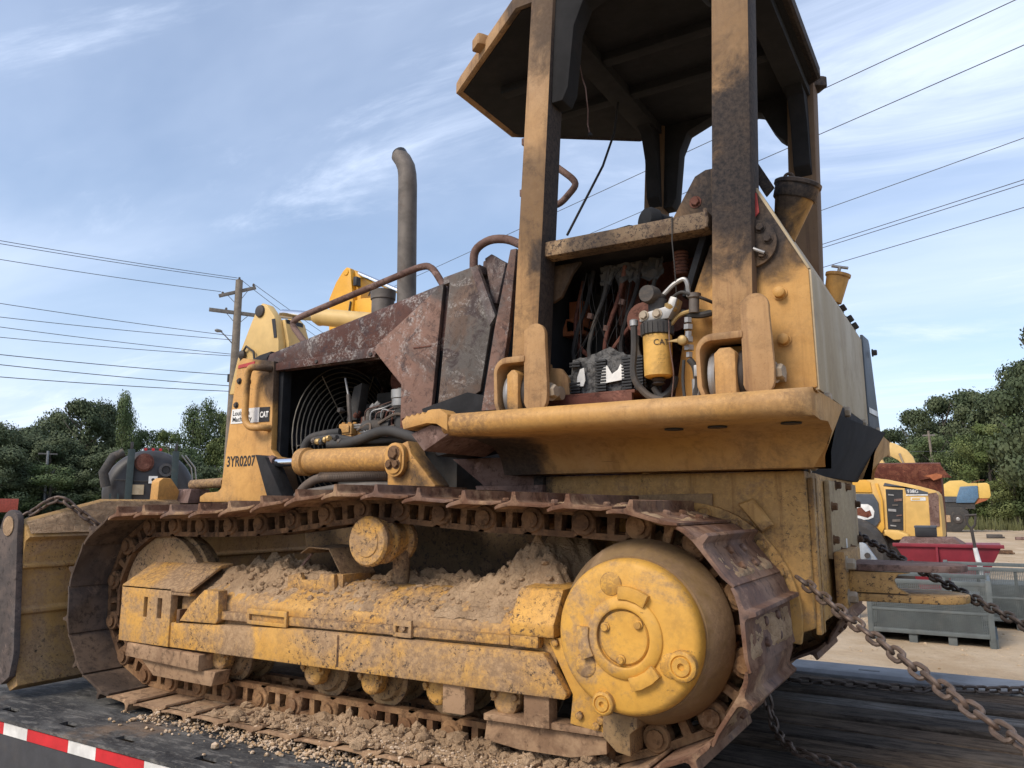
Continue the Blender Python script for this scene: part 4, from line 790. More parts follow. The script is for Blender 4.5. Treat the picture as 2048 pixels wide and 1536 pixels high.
# ---- radiator guard
out = [(-3.645,.885),(-3.645,.915),(-3.60,.935),(-3.50,.94),(-3.475,.96),(-3.40,1.63),(-3.36,1.655),(-3.115,1.615),(-3.105,1.15),(-3.06,1.11),(-3.045,.885)]
b = MB(); b.prism(out, .66, .70); b.prism([(-3.47,.95),(-3.395,1.625),(-3.355,1.645),(-3.33,1.60),(-3.40,.95)], .70, 1.63); b.mirror(CY) 
RG = b.build('radiator_guard', 'yellow_clean', D, .005)
b = MB(); b.prism(out, 1.63, 1.67); b.build('guard_side', 'yellow_clean', RG, .005)
b = MB(); b.box(-3.33, -3.24, .705, 1.625, .95, 1.60); b.build('radiator_core', 'bay_dark', RG)
b = MB(); b.box(-3.12, -3.085, .702, .76, .95, 1.58); b.build('door_post', 'bay_dark', RG, .003)
MB().tube(fillet([(-3.135,.66,1.575),(-3.15,.605,1.575),(-3.225,.60,1.585),(-3.245,.60,1.54),(-3.245,.60,1.30),(-3.20,.60,1.262),(-3.13,.61,1.262),(-3.12,.66,1.262)], .04), .018, 12).build('grab_handle', 'yellow_clean', RG)
for x, z in ((-3.375, 1.53), (-3.39, 1.40), (-3.30, 1.52)): hexbolt(RG, (x, .66, z), (0, -1, 0), .013, .012, 'bolt_dark')
b = MB(); b.prism([(-3.425,1.300),(-3.205,1.298),(-3.205,1.376),(-3.418,1.378)], .6575, .6595); ST = b.build('dealer_sticker', 'white_label', RG)
b = MB(); b.prism([(-3.204,1.298),(-3.127,1.297),(-3.127,1.374),(-3.204,1.376)], .6570, .6595); SB = b.build('logo_sticker', 'black_label', RG)
for t_, z in (('Louisiana', 1.343), ('Machinery', 1.310)): text_mb(t_, .036, lambda u, v, z=z: (-3.412+u*1.0, .6566, z+v), .02).build('lettering', 'ink', ST, smooth=False)
text_mb('CAT', .036, lambda u, v: (-3.198+u*.90, .6560, 1.322+v*1.15), .035).build('lettering', 'letter_white', SB, smooth=False)
text_mb('3YR0207', .064, lambda u, v: (-3.44+u*.93, .6585, 1.072+v*1.2), .022).build('stencil_number', 'ink', RG, smooth=False)
b = MB(); b.loft([[(x, .656, z) for x, z in ((-3.39,1.600),(-3.26,1.606),(-3.26,1.628),(-3.385,1.618))], [(x, .659, z) for x, z in ((-3.39,1.600),(-3.26,1.606),(-3.26,1.628),(-3.385,1.618))]]); b.build('red_sticker', 'red_label', RG)
b = MB(); o2 = arc2((-3.14, 1.09), .032, 0, 180, 8)+arc2((-3.115, .95), .032, 180, 360, 8); b.prism(o2, .640, .662); LK = b.build('link_bar', 'yellow_clean', RG, .003)
hexbolt(LK, (-3.115, .64, .95), (0, -1, 0), .014, .01, 'bolt')
b = MB(); b.prism([(-3.055,1.115),(-2.95,1.10),(-2.93,1.06),(-2.87,.90),(-3.04,.89)], .56, .66); b.build('cylinder_bracket', 'yellow_clean', RG, .004)
b = MB(); b.prism([(-3.0,1.11),(-2.93,1.095),(-2.80,.905),(-2.90,.90)], .47, .56); b.build('bracket_cheek', 'char', RG, .003)
# fan shroud, fan, guard rings
FC = (-3.02, CY, 1.23)
b = MB(); b.box(-3.22, -3.205, .74, 1.6, .93, 1.57); b.build('fan_shroud', 'bay_dark', RG)
plain('guard_wire', (.21, .185, .15), .7, .1)
for k in range(12):
    r_ = .115+.0275*k; b = MB(); b.tube([(FC[0]-.03+.05*(1-r_/.42), FC[1]+r_*math.cos(a*math.pi/20), FC[2]+r_*math.sin(a*math.pi/20)) for a in range(40)], .0035, 5, closed=True); b.build('guard_ring', 'guard_wire', RG)
for a in (0, 60, 120, 180, 240, 300):
    b = MB(); b.tube([(FC[0]-.01+.02, FC[1]+r_*math.cos(R(a+8)), FC[2]+r_*math.sin(R(a+8))) for r_ in (.10, .25, .42)], .004, 5); b.build('guard_spoke', 'guard_wire', RG)
for k in range(6):
    a = R(60*k); b = MB(); c0 = Vector(FC)+Vector((-.10, 0, 0)); e = Vector((0, math.cos(a), math.sin(a))); f_ = Vector((.03, -math.sin(a)*.055, math.cos(a)*.055)); b.obox(c0+e*.22, e*.16, f_, Vector((.004, 0, 0))); b.build('fan_blade', 'bay_dark', RG)
# ---- engine
b = MB(); b.box(-2.88, -2.12, .92, 1.40, .92, 1.30); b.box(-2.80, -2.15, .98, 1.34, 1.30, 1.40); b.box(-2.72, -2.2, 1.02, 1.22, 1.40, 1.46); EN = b.build('engine', 'engine_grey', D, .01)
b = MB(); b.lathe([(0,.07),(.05,.08),(.06,.08),(.09,.05),(.10,.05)], (-2.98, 1.165, 1.20), (1, 0, 0), 20); b.build('pulley', 'bay_dark', EN)
gz = MB(); gz.grid([-3.12, -2.74, -2.60, -2.05], [.90, 1.30, 1.385, 1.60], {(1, 1)}, 1.58, 1.60); gz.build('far_panel', 'bay_dark', EN)
b = MB(); b.prism([(-2.78,1.30),(-2.71,1.30),(-2.68,1.49),(-2.735,1.475)], .86, .92); b.build('hanger_plate', 'engine_grey', EN, .003)
MB().tube([(-2.74,.80,1.51),(-2.715,.80,1.42)], .006).build('dipstick', 'steel', EN); MB().tube([(-2.715,.80,1.425),(-2.70,.80,1.30),(-2.695,.80,1.16)], .011).build('dipstick_tube', 'pipe_grey', EN)
b = MB(); b.box(-2.735, -2.65, .76, .84, 1.215, 1.27); b.box(-2.72, -2.655, .765, .835, 1.19, 1.214); b.box(-2.725, -2.66, .752, .759, 1.225, 1.26); VB = b.build('valve_block', 'yellow_clean', EN, .004)
for k, x in enumerate((-2.72, -2.69, -2.665)): hexbolt(VB, (x, .78+.01*k, 1.27), (0, 0, 1), .010, .010, 'yellow_clean')
b = MB(); b.box(-2.655, -2.615, .80, .86, 1.13, 1.24); b.prism([(-2.65,1.24),(-2.57,1.24),(-2.60,1.14),(-2.63,1.12)], .86, .90); b.build('pump_bracket', 'yellow_clean', EN, .003)
b = MB(); b.lathe([(0,.035),(.012,.046),(.045,.046),(.05,.05),(.09,.05)], (-2.37, .80, 1.33), (0, .0, 1), 20); b.lathe([(0,.055),(.06,.056),(.07,.05),(.085,.036),(.09,.01)], (-2.37, .82, 1.345), (.1, 0, 1), 20); b.build('governor', 'steel', EN)
b = MB(); b.lathe([(0,.048),(.10,.050),(.11,.046),(.12,.05),(.15,.05)], (-2.36, .82, 1.19), (0, 0, 1), 20); b.build('starter_body', 'rubber', EN)
b = MB(); b.box(-2.58, -2.42, .84, .96, 1.16, 1.30); b.cyl((-2.60, .80, 1.25), (-2.42, .80, 1.25), .035); b.lathe([(0,.03),(.03,.04),(.06,.03)], (-2.52, .84, 1.30), (0, 0, 1), 14); b.build('injection_pump', 'engine_grey', EN, .004)
random.seed(11)
for k in range(7):
    x0 = -2.60+.035*k; MB().tube(fillet([(x0,.80,1.27),(x0+.01,.79,1.34-.01*(k % 3)),(x0+.08,.80,1.35-.012*k),(x0+.14,.88,1.39)], .03), .004, 6).build('fuel_line', 'steel' if k % 2 else 'rail_rust', EN)
for k in range(5):
    x0 = -2.57+.02*k; MB().tube(fillet([(x0-.10,.78,1.262-.012*k),(x0-.02,.775,1.262-.012*k),(x0+.005,.775,1.20),(x0,.78,1.12)], .025), .005, 6).build('fuel_line', 'steel', EN)
for k in range(6):
    x0 = -2.47+.022*k; MB().tube(fillet([(x0,.79,1.32),(x0-.012,.78,1.26),(x0+.02,.78,1.22),(x0,.78,1.15)], .03), .004, 6).build('wire', 'rust_inner' if k % 2 else 'rubber', EN)
for pts, r_, mt in (([(-2.86,.62,1.04),(-2.835,.62,1.12),(-2.80,.62,1.19),(-2.72,.63,1.205),(-2.63,.66,1.215)], .022, 'rubber'), ([(-2.60,.56,1.150),(-2.50,.56,1.145),(-2.40,.56,1.165),(-2.30,.56,1.195),(-2.22,.56,1.195),(-2.14,.56,1.17),(-2.06,.58,1.14)], .024, 'rubber'),
    ([(-2.70,.57,1.175),(-2.58,.57,1.185),(-2.48,.57,1.165),(-2.36,.58,1.155),(-2.2,.60,1.16),(-2.08,.62,1.13)], .016, 'rubber'), ([(-2.52,.62,1.145),(-2.40,.62,1.14),(-2.28,.62,1.150),(-2.16,.62,1.145)], .015, 'rubber'), ([(-2.62,.60,1.165),(-2.45,.60,1.155),(-2.34,.60,1.175)], .012, 'rubber')):
    MB().tube(fillet(pts, .06), r_, 10).build('hose', mt, EN)
random.seed(5)
for k in range(9):
    x = -2.71+.022*k; MB().lathe([(0,.012),(.012,.017),(.02,.012)], (x, .555+random.uniform(-.01, .01), 1.162+random.uniform(-.01, .012)), (1, random.uniform(-.3, .3), random.uniform(-.3, .3)), 8).build('fitting', random.choice(['pipe_grey', 'brass', 'melted_plastic', 'engine_grey']), EN)
random.seed(13)
for k in range(26):
    x = random.uniform(-2.78, -2.16); y = random.uniform(.74, .90); z = random.uniform(1.10, 1.34); r_ = random.uniform(.012, .035); d = random.choice([(1, 0, .1), (0, 0, 1), (.1, 1, 0), (.6, .2, .7)])
    b = MB(); b.lathe([(0, r_*.8), (.01, r_), (r_*1.4, r_), (r_*1.5, r_*.6), (r_*2.4, r_*.55)], (x, y, z), d, random.choice([6, 8, 12])); b.build('engine_fitting', random.choice(['engine_grey', 'pipe_grey', 'char', 'rust_inner', 'engine_grey', 'steel']), EN)
for k in range(10):
    p = [(random.uniform(-2.75, -2.3), random.uniform(.72, .8), random.uniform(1.12, 1.3))]
    for j in range(4): p.append((p[-1][0]+random.uniform(-.02, .12), p[-1][1]+random.uniform(-.02, .03), p[-1][2]+random.uniform(-.07, .07)))
    MB().tube(fillet(p, .05), random.uniform(.003, .009), 6).build('loose_line', random.choice(['rubber', 'engine_grey', 'rail_rust', 'hose_dusty']), EN)
MB().cyl((-2.55, 1.0, 1.50), (-2.25, 1.0, 1.50), .07, n=16).build('exhaust_manifold', 'rust_inner', EN)
# ---- lift cylinder
cyx, cyz = .50, 1.067
b = MB(); b.lathe([(0,.056),(.008,.064),(.055,.066),(.06,.055),(.075,.052),(.076,.057),(.57,.057),(.575,.05)], (-2.722, cyx, cyz), (1, 0, -.005), 28); LC = b.build('lift_cylinder', 'yellow_clean', D)
MB().cyl((-2.985, cyx+.03, cyz+.004), (-2.70, cyx, cyz+.002), .021, n=16).build('cylinder_rod', 'chrome', LC)
MB().lathe([(0,.02),(.05,.036),(.075,.026)], (-2.985, cyx+.02, cyz+.005), (1, 0, 0), 14).build('rod_eye', 'rail_rust', LC)
b = MB(); b.prism(arc2((-2.095, 1.075), .052, 0, 180, 10)+arc2((-2.095, 1.035), .052, 180, 360, 10), .425, .455); b.prism(arc2((-2.095, 1.075), .04, 0, 180, 10)+arc2((-2.095, 1.035), .04, 180, 360, 10), .418, .426); TP = b.build('trunnion_plate', 'yellow_clean', LC, .003)
for x, z, r_ in ((-2.092, 1.082, .024), (-2.115, 1.035, .016), (-2.078, 1.036, .016)): hexbolt(TP, (x, .419, z), (0, -1, 0), r_, .014, 'link_dark')
b = MB(); b.prism([(-2.155,1.10),(-2.05,1.135),(-2.03,1.08),(-1.90,.945),(-1.92,.93),(-2.155,.93)], .456, .56); b.build('trunnion_bracket', 'yellow_clean', LC, .006)
b = MB(); hp = fillet([(-2.70,.47,.905),(-2.66,.47,.95),(-2.58,.47,.99),(-2.40,.48,.993),(-2.12,.50,.995)], .06, 8)
b.tube(hp, .021, 10); hc = b.build('corrugated_hose', 'hose_dusty', LC)
b = MB(); L0 = 0
for k in range(46):
    x = -2.56+.0095*k; b.lathe([(0,.0215),(.0025,.0245),(.005,.0215)], (x, .473+.02*(x+2.56)/.44, .9925), (1, .03, 0), 10)
tag(b.build('hose_ribs', 'hose_dusty', LC), kind='stuff')
MB().tube([(-2.62,.46,.925),(-2.45,.47,.945),(-2.25,.49,.953),(-2.12,.5,.95)], .016, 10).build('hose', 'pipe_grey', LC)
# ---- blade
def blade_prof(y):
    t = min(1, max(0, (y+.12)/.38)); top = .80+.10*t
    return [(-3.93,top-.005),(-3.90,top),(-3.875,top-.02),(-3.83,.735),(-3.815,.72),(-3.85,.70),(-3.86,.60),(-3.845,.59),(-3.845,.578),(-3.862,.57),(-3.865,.40),(-3.85,.385),(-3.85,.37),(-3.865,.36),(-3.85,.18),(-3.80,.06),(-3.86,.03),(-3.95,.10),(-4.02,.35),(-4.01,.60)]
b = MB(); ys_ = [-.12, -.05, .05, .15, .26, .6, 1.165, 1.73, 2.07, 2.2, 2.3, 2.45]
b.loft([[(x, y, z) for x, z in blade_prof(y if y < CY else 2*CY-y)] for y in ys_]); BL = b.build('blade', 'yellow_blade', D, .003)
rusty('end_grey', (.075, .062, .058), (.12, .092, .08), .12, .2)
b = MB(); q = MB(); pl = [(x-.085, z) for x, z in arc2((-3.86, .77), .075, 20, 165, 8)+[(-3.98,.65),(-4.05,.40),(-3.98,.09),(-3.80,.06),(-3.735,.10),(-3.715,.20),(-3.76,.55),(-3.785,.72)]]
b.prism(pl, -.15, -.121); b.build('end_plate', 'end_grey', BL, .004)
MB().lathe([(0,.046),(.003,.046),(.003,.038)], (-3.95, -.152, .77), (0, -1, 0), 20).build('lifting_eye', 'mud', BL)
b = MB(); b.prism([(.58,.86),(.585,1.0),(.61,1.02),(.66,1.018),(.76,.90),(.76,.86)], -3.97, -3.90, 'X'); b.build('blade_bracket', 'yellow_clean', BL, .006)
b = MB(); b.prism([(.70,.88),(.72,.96),(.84,.96),(.87,.88)], -3.92, -3.80, 'X'); b.build('yoke', 'rail_rust', BL, .005)
b = MB(); b.tube([(-3.88,.78,.985),(-3.70,.80,.992),(-3.62,.80,.995)], .028, 12); b.tube([(-3.63,.80,.995),(-3.46,.82,1.0)], .021, 12); b.build('tilt_strut', 'yellow_blade', BL)
b = MB(); b.prism([(-3.80,.25),(-3.0,.30),(-3.0,.42),(-3.80,.42)], .62, .72); b.build('push_arm', 'yellow_belly', BL, .006); b.mirror(CY).build('push_arm', 'yellow_belly', BL, .006)

def btop(x, y, t):
    yy = y if y < CY else 2*CY-y; q = min(1, max(0, (yy+.12)/.38)); top = .80+.10*q
    p = Vector((-3.872, y, top-.012)).lerp(Vector((-3.822, y, .735)), t); n_ = Vector((.94, 0, .33))
    return p+n_*(.004+.010*max(0, fbm((y*6, t*2, 3), 1, 5))+.004*fbm((y*30, t*8, 1), 1, 3))
b = MB(); ny, nt_ = 160, 12
b.add([btop(0, -.115+2.55*i/ny, j/nt_) for j in range(nt_+1) for i in range(ny+1)], [(j*(ny+1)+i, j*(ny+1)+i+1, (j+1)*(ny+1)+i+1, (j+1)*(ny+1)+i) for j in range(nt_) for i in range(ny)])
tag(b.build('dried_mud', 'mud', BL, ang=70), kind='stuff')
# ================================================================== MUD, GRAVEL, CHAINS
def heap(name, mat, xs_, ys_, base, hfun, parent=None, kind=True):
    nx, ny = len(xs_), len(ys_); vs = []
    for y in ys_:
        for x in xs_: vs.append((x, y, base(x, y)+hfun(x, y)))
    b = MB(); b.add(vs, [(j*nx+i, j*nx+i+1, (j+1)*nx+i+1, (j+1)*nx+i) for j in range(ny-1) for i in range(nx-1)])
    o = b.build(name, mat, parent, ang=60)
    if kind: tag(o, kind='stuff')
    return o
def lin(a, b, n): return [a+(b-a)*i/(n-1) for i in range(n)]
def ridged(x, y, s): return abs(noise.noise(Vector((x*s, y*s, 1.7))))
def tfbase(x, y):          # top of the track frame
    if y < .125: return .47+(y-.10)/.025*.035
    if y < .21: return .505+(y-.125)/.085*.055
    return .56+min(.01, (y-.21)*.33)
def tfh(x, y):
    n1 = fbm((x*3, y*6, 2), 1, 4); n2 = fbm((x*14, y*14, 5), 1, 5)
    amp = .010+.045*max(0, min(1, (y-.16)/.10))
    e = 1-max(0, (x+1.22)/.06) if x > -1.22 else 1
    pile = .13*math.exp(-((x+1.33)/.16)**2)*max(0, min(1, (y-.16)/.16))+.04*math.exp(-((x+2.62)/.16)**2)*max(0, min(1, (y-.12)/.1))
    n3 = fbm((x*34, y*34, 9), 1, 4); return (amp*(.25+.9*n1+.6*n2)+pile*(1+.4*n2)+.006*n3)*e-.008+.010*ridged(x, y, 30)
MUDP = heap('mud_cake', 'mud', lin(-2.86, -1.17, 300), lin(.108, .40, 56), tfbase, tfh, D)
def pile2(x, y):
    r_ = math.hypot((x+1.30)/.20, (y-.44)/.14); return .30*max(0, 1-r_)**.8*(1+.35*fbm((x*9, y*9, 1), 1, 5))-.02
heap('mud_cake', 'mud', lin(-1.52, -1.10, 50), lin(.30, .58, 36), lambda x, y: .56, pile2, D)
# mud on the lower run of shoes
def bsh(x, y):
    u = (x+3.0)/1.9; a = max(0, min(1, (x+2.75)/.9)); n1 = fbm((x*4, y*5, 7), 1, 5); n2 = fbm((x*17, y*17, 3), 1, 5)
    edge = max(0, min(1, (y+.0)/.05))*max(0, min(1, (-.80-x)/.12))
    n3 = abs(fbm((x*22, y*22, 11), 1, 4)); h = a*(.012+.040*n1+.020*n2+.026*max(0, min(1, (y-.06)/.1))+.016*n3)+.010*n2-.008
    return h*edge-.004*(1-edge)-.004
heap('mud_cake', 'mud', lin(-2.95, -.80, 380), lin(.012, .184, 34), lambda x, y: .060, bsh, D)
# caked mud on the rear shoes of the near track
for i in range(NL):
    p, q = pins[i], pins[(i+1) % NL]; mid = (p+q)/2
    if not (mid.x > -.98 and mid.y > .15 or (mid.y > .7 and mid.x > -1.35)): continue
    t = (q-p).normalized(); n = Vector((-t.y, t.x))
    if n.dot(mid-Vector((-2.05, .46))) < 0: n = -n
    for (y0_, y1_) in ((.02, .54),):
        nx, ny = 14, 44; vs = []
        for j in range(ny):
            for k in range(nx):
                a = .046+.118*k/(nx-1); y = y0_+(y1_-y0_)*j/(ny-1); e = min(1, k/2, (nx-1-k)/2, j/3, (ny-1-j)/3)
                h = (fbm((a*9+i*3.1, y*4.5, i*1.7), 1, 5)*.024-.002+.006*fbm((a*40, y*40, i), 1, 4))*e-.0035*(1-e)
                h = min(h, .013); c = p+t*a+n*(.0575+max(-.006, h)); vs.append((c.x, y, c.y))
        b = MB(); b.add(vs, [(j*nx+k, j*nx+k+1, (j+1)*nx+k+1, (j+1)*nx+k) for j in range(ny-1) for k in range(nx-1)])
        tag(b.build('mud_crust', 'mud', D, ang=60), kind='stuff')
# clods
random.seed(21)
def stones(name, mat, items, parent=None, n=1):
    ico = [(0,0,1),(.894,0,.447),(.276,.851,.447),(-.724,.526,.447),(-.724,-.526,.447),(.276,-.851,.447),(.724,.526,-.447),(-.276,.851,-.447),(-.894,0,-.447),(-.276,-.851,-.447),(.724,-.526,-.447),(0,0,-1)]
    fc = [(0,1,2),(0,2,3),(0,3,4),(0,4,5),(0,5,1),(1,6,2),(2,7,3),(3,8,4),(4,9,5),(5,10,1),(2,6,7),(3,7,8),(4,8,9),(5,9,10),(1,10,6),(11,7,6),(11,8,7),(11,9,8),(11,10,9),(11,6,10)]
    b = MB()
    for (x, y, z, r_) in items:
        ax, ay, az = (random.uniform(.7, 1.3) for _ in range(3)); ca, sa = math.cos(random.random()*6.28), math.sin(random.random()*6.28)
        vs = []
        for p in ico:
            k = random.uniform(.78, 1.15); q = (p[0]*ax*k*r_, p[1]*ay*k*r_, p[2]*az*.75*k*r_); vs.append((x+q[0]*ca-q[1]*sa, y+q[0]*sa+q[1]*ca, z+q[2]))
        b.add(vs, fc)
    o = b.build(name, mat, parent, smooth=False); tag(o, kind='stuff'); return o
it = []
for k in range(900):
    x = random.triangular(-2.7, -.85, -1.3); y = random.uniform(.01, .18); it.append((x, y, .062+max(0, bsh(x, y))+random.uniform(-.002, .004), random.choice([.004, .006, .008, .010, .014, .020, .030 if random.random() < .25 else .008])))
for k in range(420):
    x = random.uniform(-2.8, -1.2); y = random.uniform(.13, .36); it.append((x, y, tfbase(x, y)+max(0, tfh(x, y)), random.choice([.004, .006, .009, .014])))
stones('mud_clods', 'mud', it, D)
it = []
for k in range(26):                     # little piles of gravel along the near edge of the track
    cx = -2.98+2.0*random.random()**.8 if k > 9 else -2.95+.19*k; w_ = random.uniform(.03, .075)
    for j in range(int(110*w_/.05)):
        x = random.gauss(cx, w_); y = random.gauss(.01, .032); r_ = random.choice([.0028, .0035, .0045, .006, .008])
        h = .05*math.exp(-((x-cx)/w_)**2-((y-.02)/.05)**2)*random.random(); it.append((x, y, r_*.6+h, r_))
for k in range(160): it.append((random.uniform(-3.2, -.6), random.gauss(-.04, .06), .003, random.choice([.003, .004, .006, .009])))
for x, y, r_ in ((-2.43, -.13, .017), (-3.02, -.06, .012), (-2.40, -.2, .006), (-1.9, -.12, .012)): it.append((x, y, r_*.6, r_))
for k in range(500): it.append((random.triangular(-2.3, -.9, -1.5), random.uniform(.0, .10), .062+random.uniform(0, .02), random.choice([.003, .004, .006])))
tag(stones('gravel', 'gravel', it), 'loose tan gravel spilled along the trailer deck beside the track', 'gravel')
# chains
plain('chain_steel', (.14, .10, .078), .55, .35, var=.6, scale=30, dirt=(.12, .06, .035), dirtamt=.6)
plain('chain_dark', (.075, .058, .05), .6, .4, var=.6, scale=30)
def link_mesh(pitch, wd, r_, mat):
    b = MB(); L_ = pitch/2+r_*.6; pts = []
    hw = wd/2-r_; st = L_-hw
    for a in range(-90, 91, 30): pts.append((st+hw*math.cos(R(a)), hw*math.sin(R(a)), 0))
    for a in range(90, 271, 30): pts.append((-st+hw*math.cos(R(a)), hw*math.sin(R(a)), 0))
    b.tube(pts, r_, 7, closed=True); return b.mesh('chain_link', mat, 0, origin=Vector((0, 0, 0)))[0]
def chain(label, pts, pitch, wd, r_, mat, group=None):
    pts = [Vector(p) for p in pts]; T = thing('chain', pts[0], label, 'chain', group); me = link_mesh(pitch, wd, r_, mat)
    cumd = [0]; 
    for i in range(len(pts)-1): cumd.append(cumd[-1]+(pts[i+1]-pts[i]).length)
    n = int(cumd[-1]/pitch); rnd = random.Random(int(cumd[-1]*1000))
    def ev(s):
        for i in range(len(pts)-1):
            if s <= cumd[i+1] or i == len(pts)-2: return pts[i].lerp(pts[i+1], (s-cumd[i])/(cumd[i+1]-cumd[i]))
    for k in range(n):
        p, q = ev(k*pitch), ev((k+1)*pitch); d = (q-p).normalized(); u = d.cross(Vector((0, 0, 1)))
        if u.length < .1: u = d.orthogonal()
        u.normalize(); v = d.cross(u); a = R((45 if k % 2 else -45)+rnd.uniform(-18, 18)); uu = u*math.cos(a)+v*math.sin(a); vv = d.cross(uu)
        o = bpy.data.objects.new('chain_link', me); col.objects.link(o); o.parent = T; c = (p+q)/2-pts[0]
        o.matrix_local = Matrix(((d.x, uu.x, vv.x, c.x), (d.y, uu.y, vv.y, c.y), (d.z, uu.z, vv.z, c.z), (0, 0, 0, 1)))
    return T
def sagline(a, b, sag, n=14): a, b = Vector(a), Vector(b); return [a.lerp(b, i/n)+Vector((0, 0, -4*sag*(i/n)*(1-i/n))) for i in range(n+1)]
chain('rusty steel chain hooked to the near rear track shoe, pulled tight over the deck', sagline((-.515, .53, .635), (.10, -.30, .372), .012), .046, .040, .0062, 'chain_steel')
chain('dark steel chain pulled tight from behind the drawbar plate past the grey cages', sagline((-.56, 2.08, .745), (.16, .80, .46), .008), .046, .040, .0062, 'chain_dark')
chain('dark chain lying slack along the far planks of the trailer deck', [(-.98,2.02,.012),(-.80,2.04,.016),(-.57,2.10,.014),(-.40,2.12,.016),(-.30,2.14,.014),(-.22,2.22,.016),(-.08,2.28,.012),(.12,2.38,.014),(.4,2.42,.014)], .05, .042, .0065, 'chain_dark')
chain('short rusty chain drooping onto the planks under the rear shoes', [(-.80,1.17,.17),(-.775,1.155,.08),(-.74,1.08,.018),(-.68,.95,.014),(-.62,.86,.014),(-.50,.80,.014),(-.36,.72,.014)], .048, .040, .0065, 'chain_steel')
chain('grey chain looped over the top edge of the dozer blade', [(-4.02,-.06,.80),(-3.96,-.02,.85),(-3.92,.02,.895),(-3.875,.05,.90),(-3.83,.11,.835),(-3.80,.16,.79),(-3.76,.22,.73),(-3.74,.28,.66)], .046, .042, .0068, 'chain_steel')
# ================================================================== BACKGROUND
GZ = -.75
def leafmat(name, a, bb):
    m = Mat(name, .75, 0, .25); n1 = m.noise(.35, 4, .6); n2 = m.noise(2.2, 6, .7); m.c = m.mix(m.ramp(n1, .35, .65), a, bb); m.layer(m.math('MULTIPLY', m.ramp(n2, .5, .7), .5), tuple(x*.55 for x in a))
    m.b.inputs['Transmission Weight'].default_value = 0; m.done()
leafmat('leaf_dark', (.055, .075, .036), (.10, .118, .058)); leafmat('leaf_mid', (.068, .10, .038), (.12, .15, .060)); leafmat('leaf_light', (.09, .12, .036), (.16, .18, .065)); plain('bark', (.10, .085, .07), .9)  # leaf tones lightened, distance haze put into the colour
random.seed(99)
def crown_mesh(kind, mat, n):
    rnd = random.Random(kind*17+3); blobs = []
    if kind == 3:
        for k in range(16): t = k/15; blobs.append((rnd.uniform(-.16, .16), rnd.uniform(-.16, .16), .22+.72*t, .20*(1-.6*t)+.05))
    else:
        for k in range(34):
            a = rnd.random()*6.28; h = rnd.random()**.8; r_ = .40*math.sin(math.pi*min(.98, .16+.80*h))**.7*rnd.uniform(.35, 1.0); blobs.append((r_*math.cos(a), r_*math.sin(a), .14+.76*h, rnd.uniform(.07, .15)))
    vs = []; fs = []
    for (bx, by, bz, br) in blobs:
        for q in range(int(n/len(blobs))):
            d = Vector((rnd.gauss(0, 1), rnd.gauss(0, 1), rnd.gauss(0, 1))).normalized(); rr = br*(rnd.random()**.35)*(1.25 if rnd.random() < .12 else 1)
            p = Vector((bx, by, bz))+Vector((d.x*rr, d.y*rr, d.z*rr*.75)); s_ = rnd.uniform(.006, .0135); u = (d+Vector((rnd.gauss(0, .7), rnd.gauss(0, .7), rnd.gauss(0, .7)))).normalized().orthogonal().normalized(); v = u.cross(d).normalized() if u.cross(d).length > .1 else u.orthogonal()
            o = len(vs); vs += [tuple(p-u*s_), tuple(p+v*s_*.8), tuple(p+u*s_), tuple(p-v*s_*.8)]; fs.append((o, o+1, o+2, o+3))
    b = MB(); b.v = vs; b.f = fs; return b.mesh('crown', mat, 0, smooth=False, origin=Vector((0, 0, 0)))[0]
def trunk_mesh(kind):
    rnd = random.Random(kind+50); b = MB(); b.tube([(0,0,-.02),(.005,0,.15),(-.008,.004,.35),(.006,0,.6),(0,0,.85)], [.028,.022,.018,.012,.004], 8)
    for k in range(7):
        a = rnd.random()*6.28; z = .25+.08*k; r_ = .28*(1-.07*k); b.tube([(0,0,z),(r_*.5*math.cos(a), r_*.5*math.sin(a), z+.06),(r_*math.cos(a), r_*math.sin(a), z+.16)], [.010,.006,.002], 5)
    return b.mesh('trunk', 'bark', 0, origin=Vector((0, 0, 0)))[0]
TREE = {}
for kind, mat, n in ((0, 'leaf_dark', 20000), (1, 'leaf_mid', 18000), (2, 'leaf_light', 15000), (3, 'leaf_mid', 12000)): TREE[kind] = (crown_mesh(kind, mat, n), trunk_mesh(kind))
TREE[4] = (crown_mesh(4, 'leaf_dark', 20000), TREE[0][1])
TLAB = ['dark green broadleaf tree in the wood beyond the %s', 'mid green broadleaf tree in the wood beyond the %s', 'pale green bushy tree at the front of the wood beyond the %s', 'tall slender green tree rising from the wood beyond the %s']
def tree(x, y, h, wd, kind, where):
    T = thing('tree', (x, y, GZ-.2), TLAB[kind] % where, 'tree', ('%s trees beyond the %s' % (['dark green', 'mid green', 'pale green', 'slender'][kind], where)))
    k2 = 4 if kind == 0 and int(abs(x*10)) % 2 else kind; rz = (x*37.7+y*11.3) % 6.28
    for me, nm in ((TREE[k2][0], 'crown'), (TREE[k2][1], 'trunk')):
        o = bpy.data.objects.new(nm, me); col.objects.link(o); o.parent = T; o.scale = (wd*1.12, wd*1.12, h+.2); o.rotation_euler = (0, 0, rz)
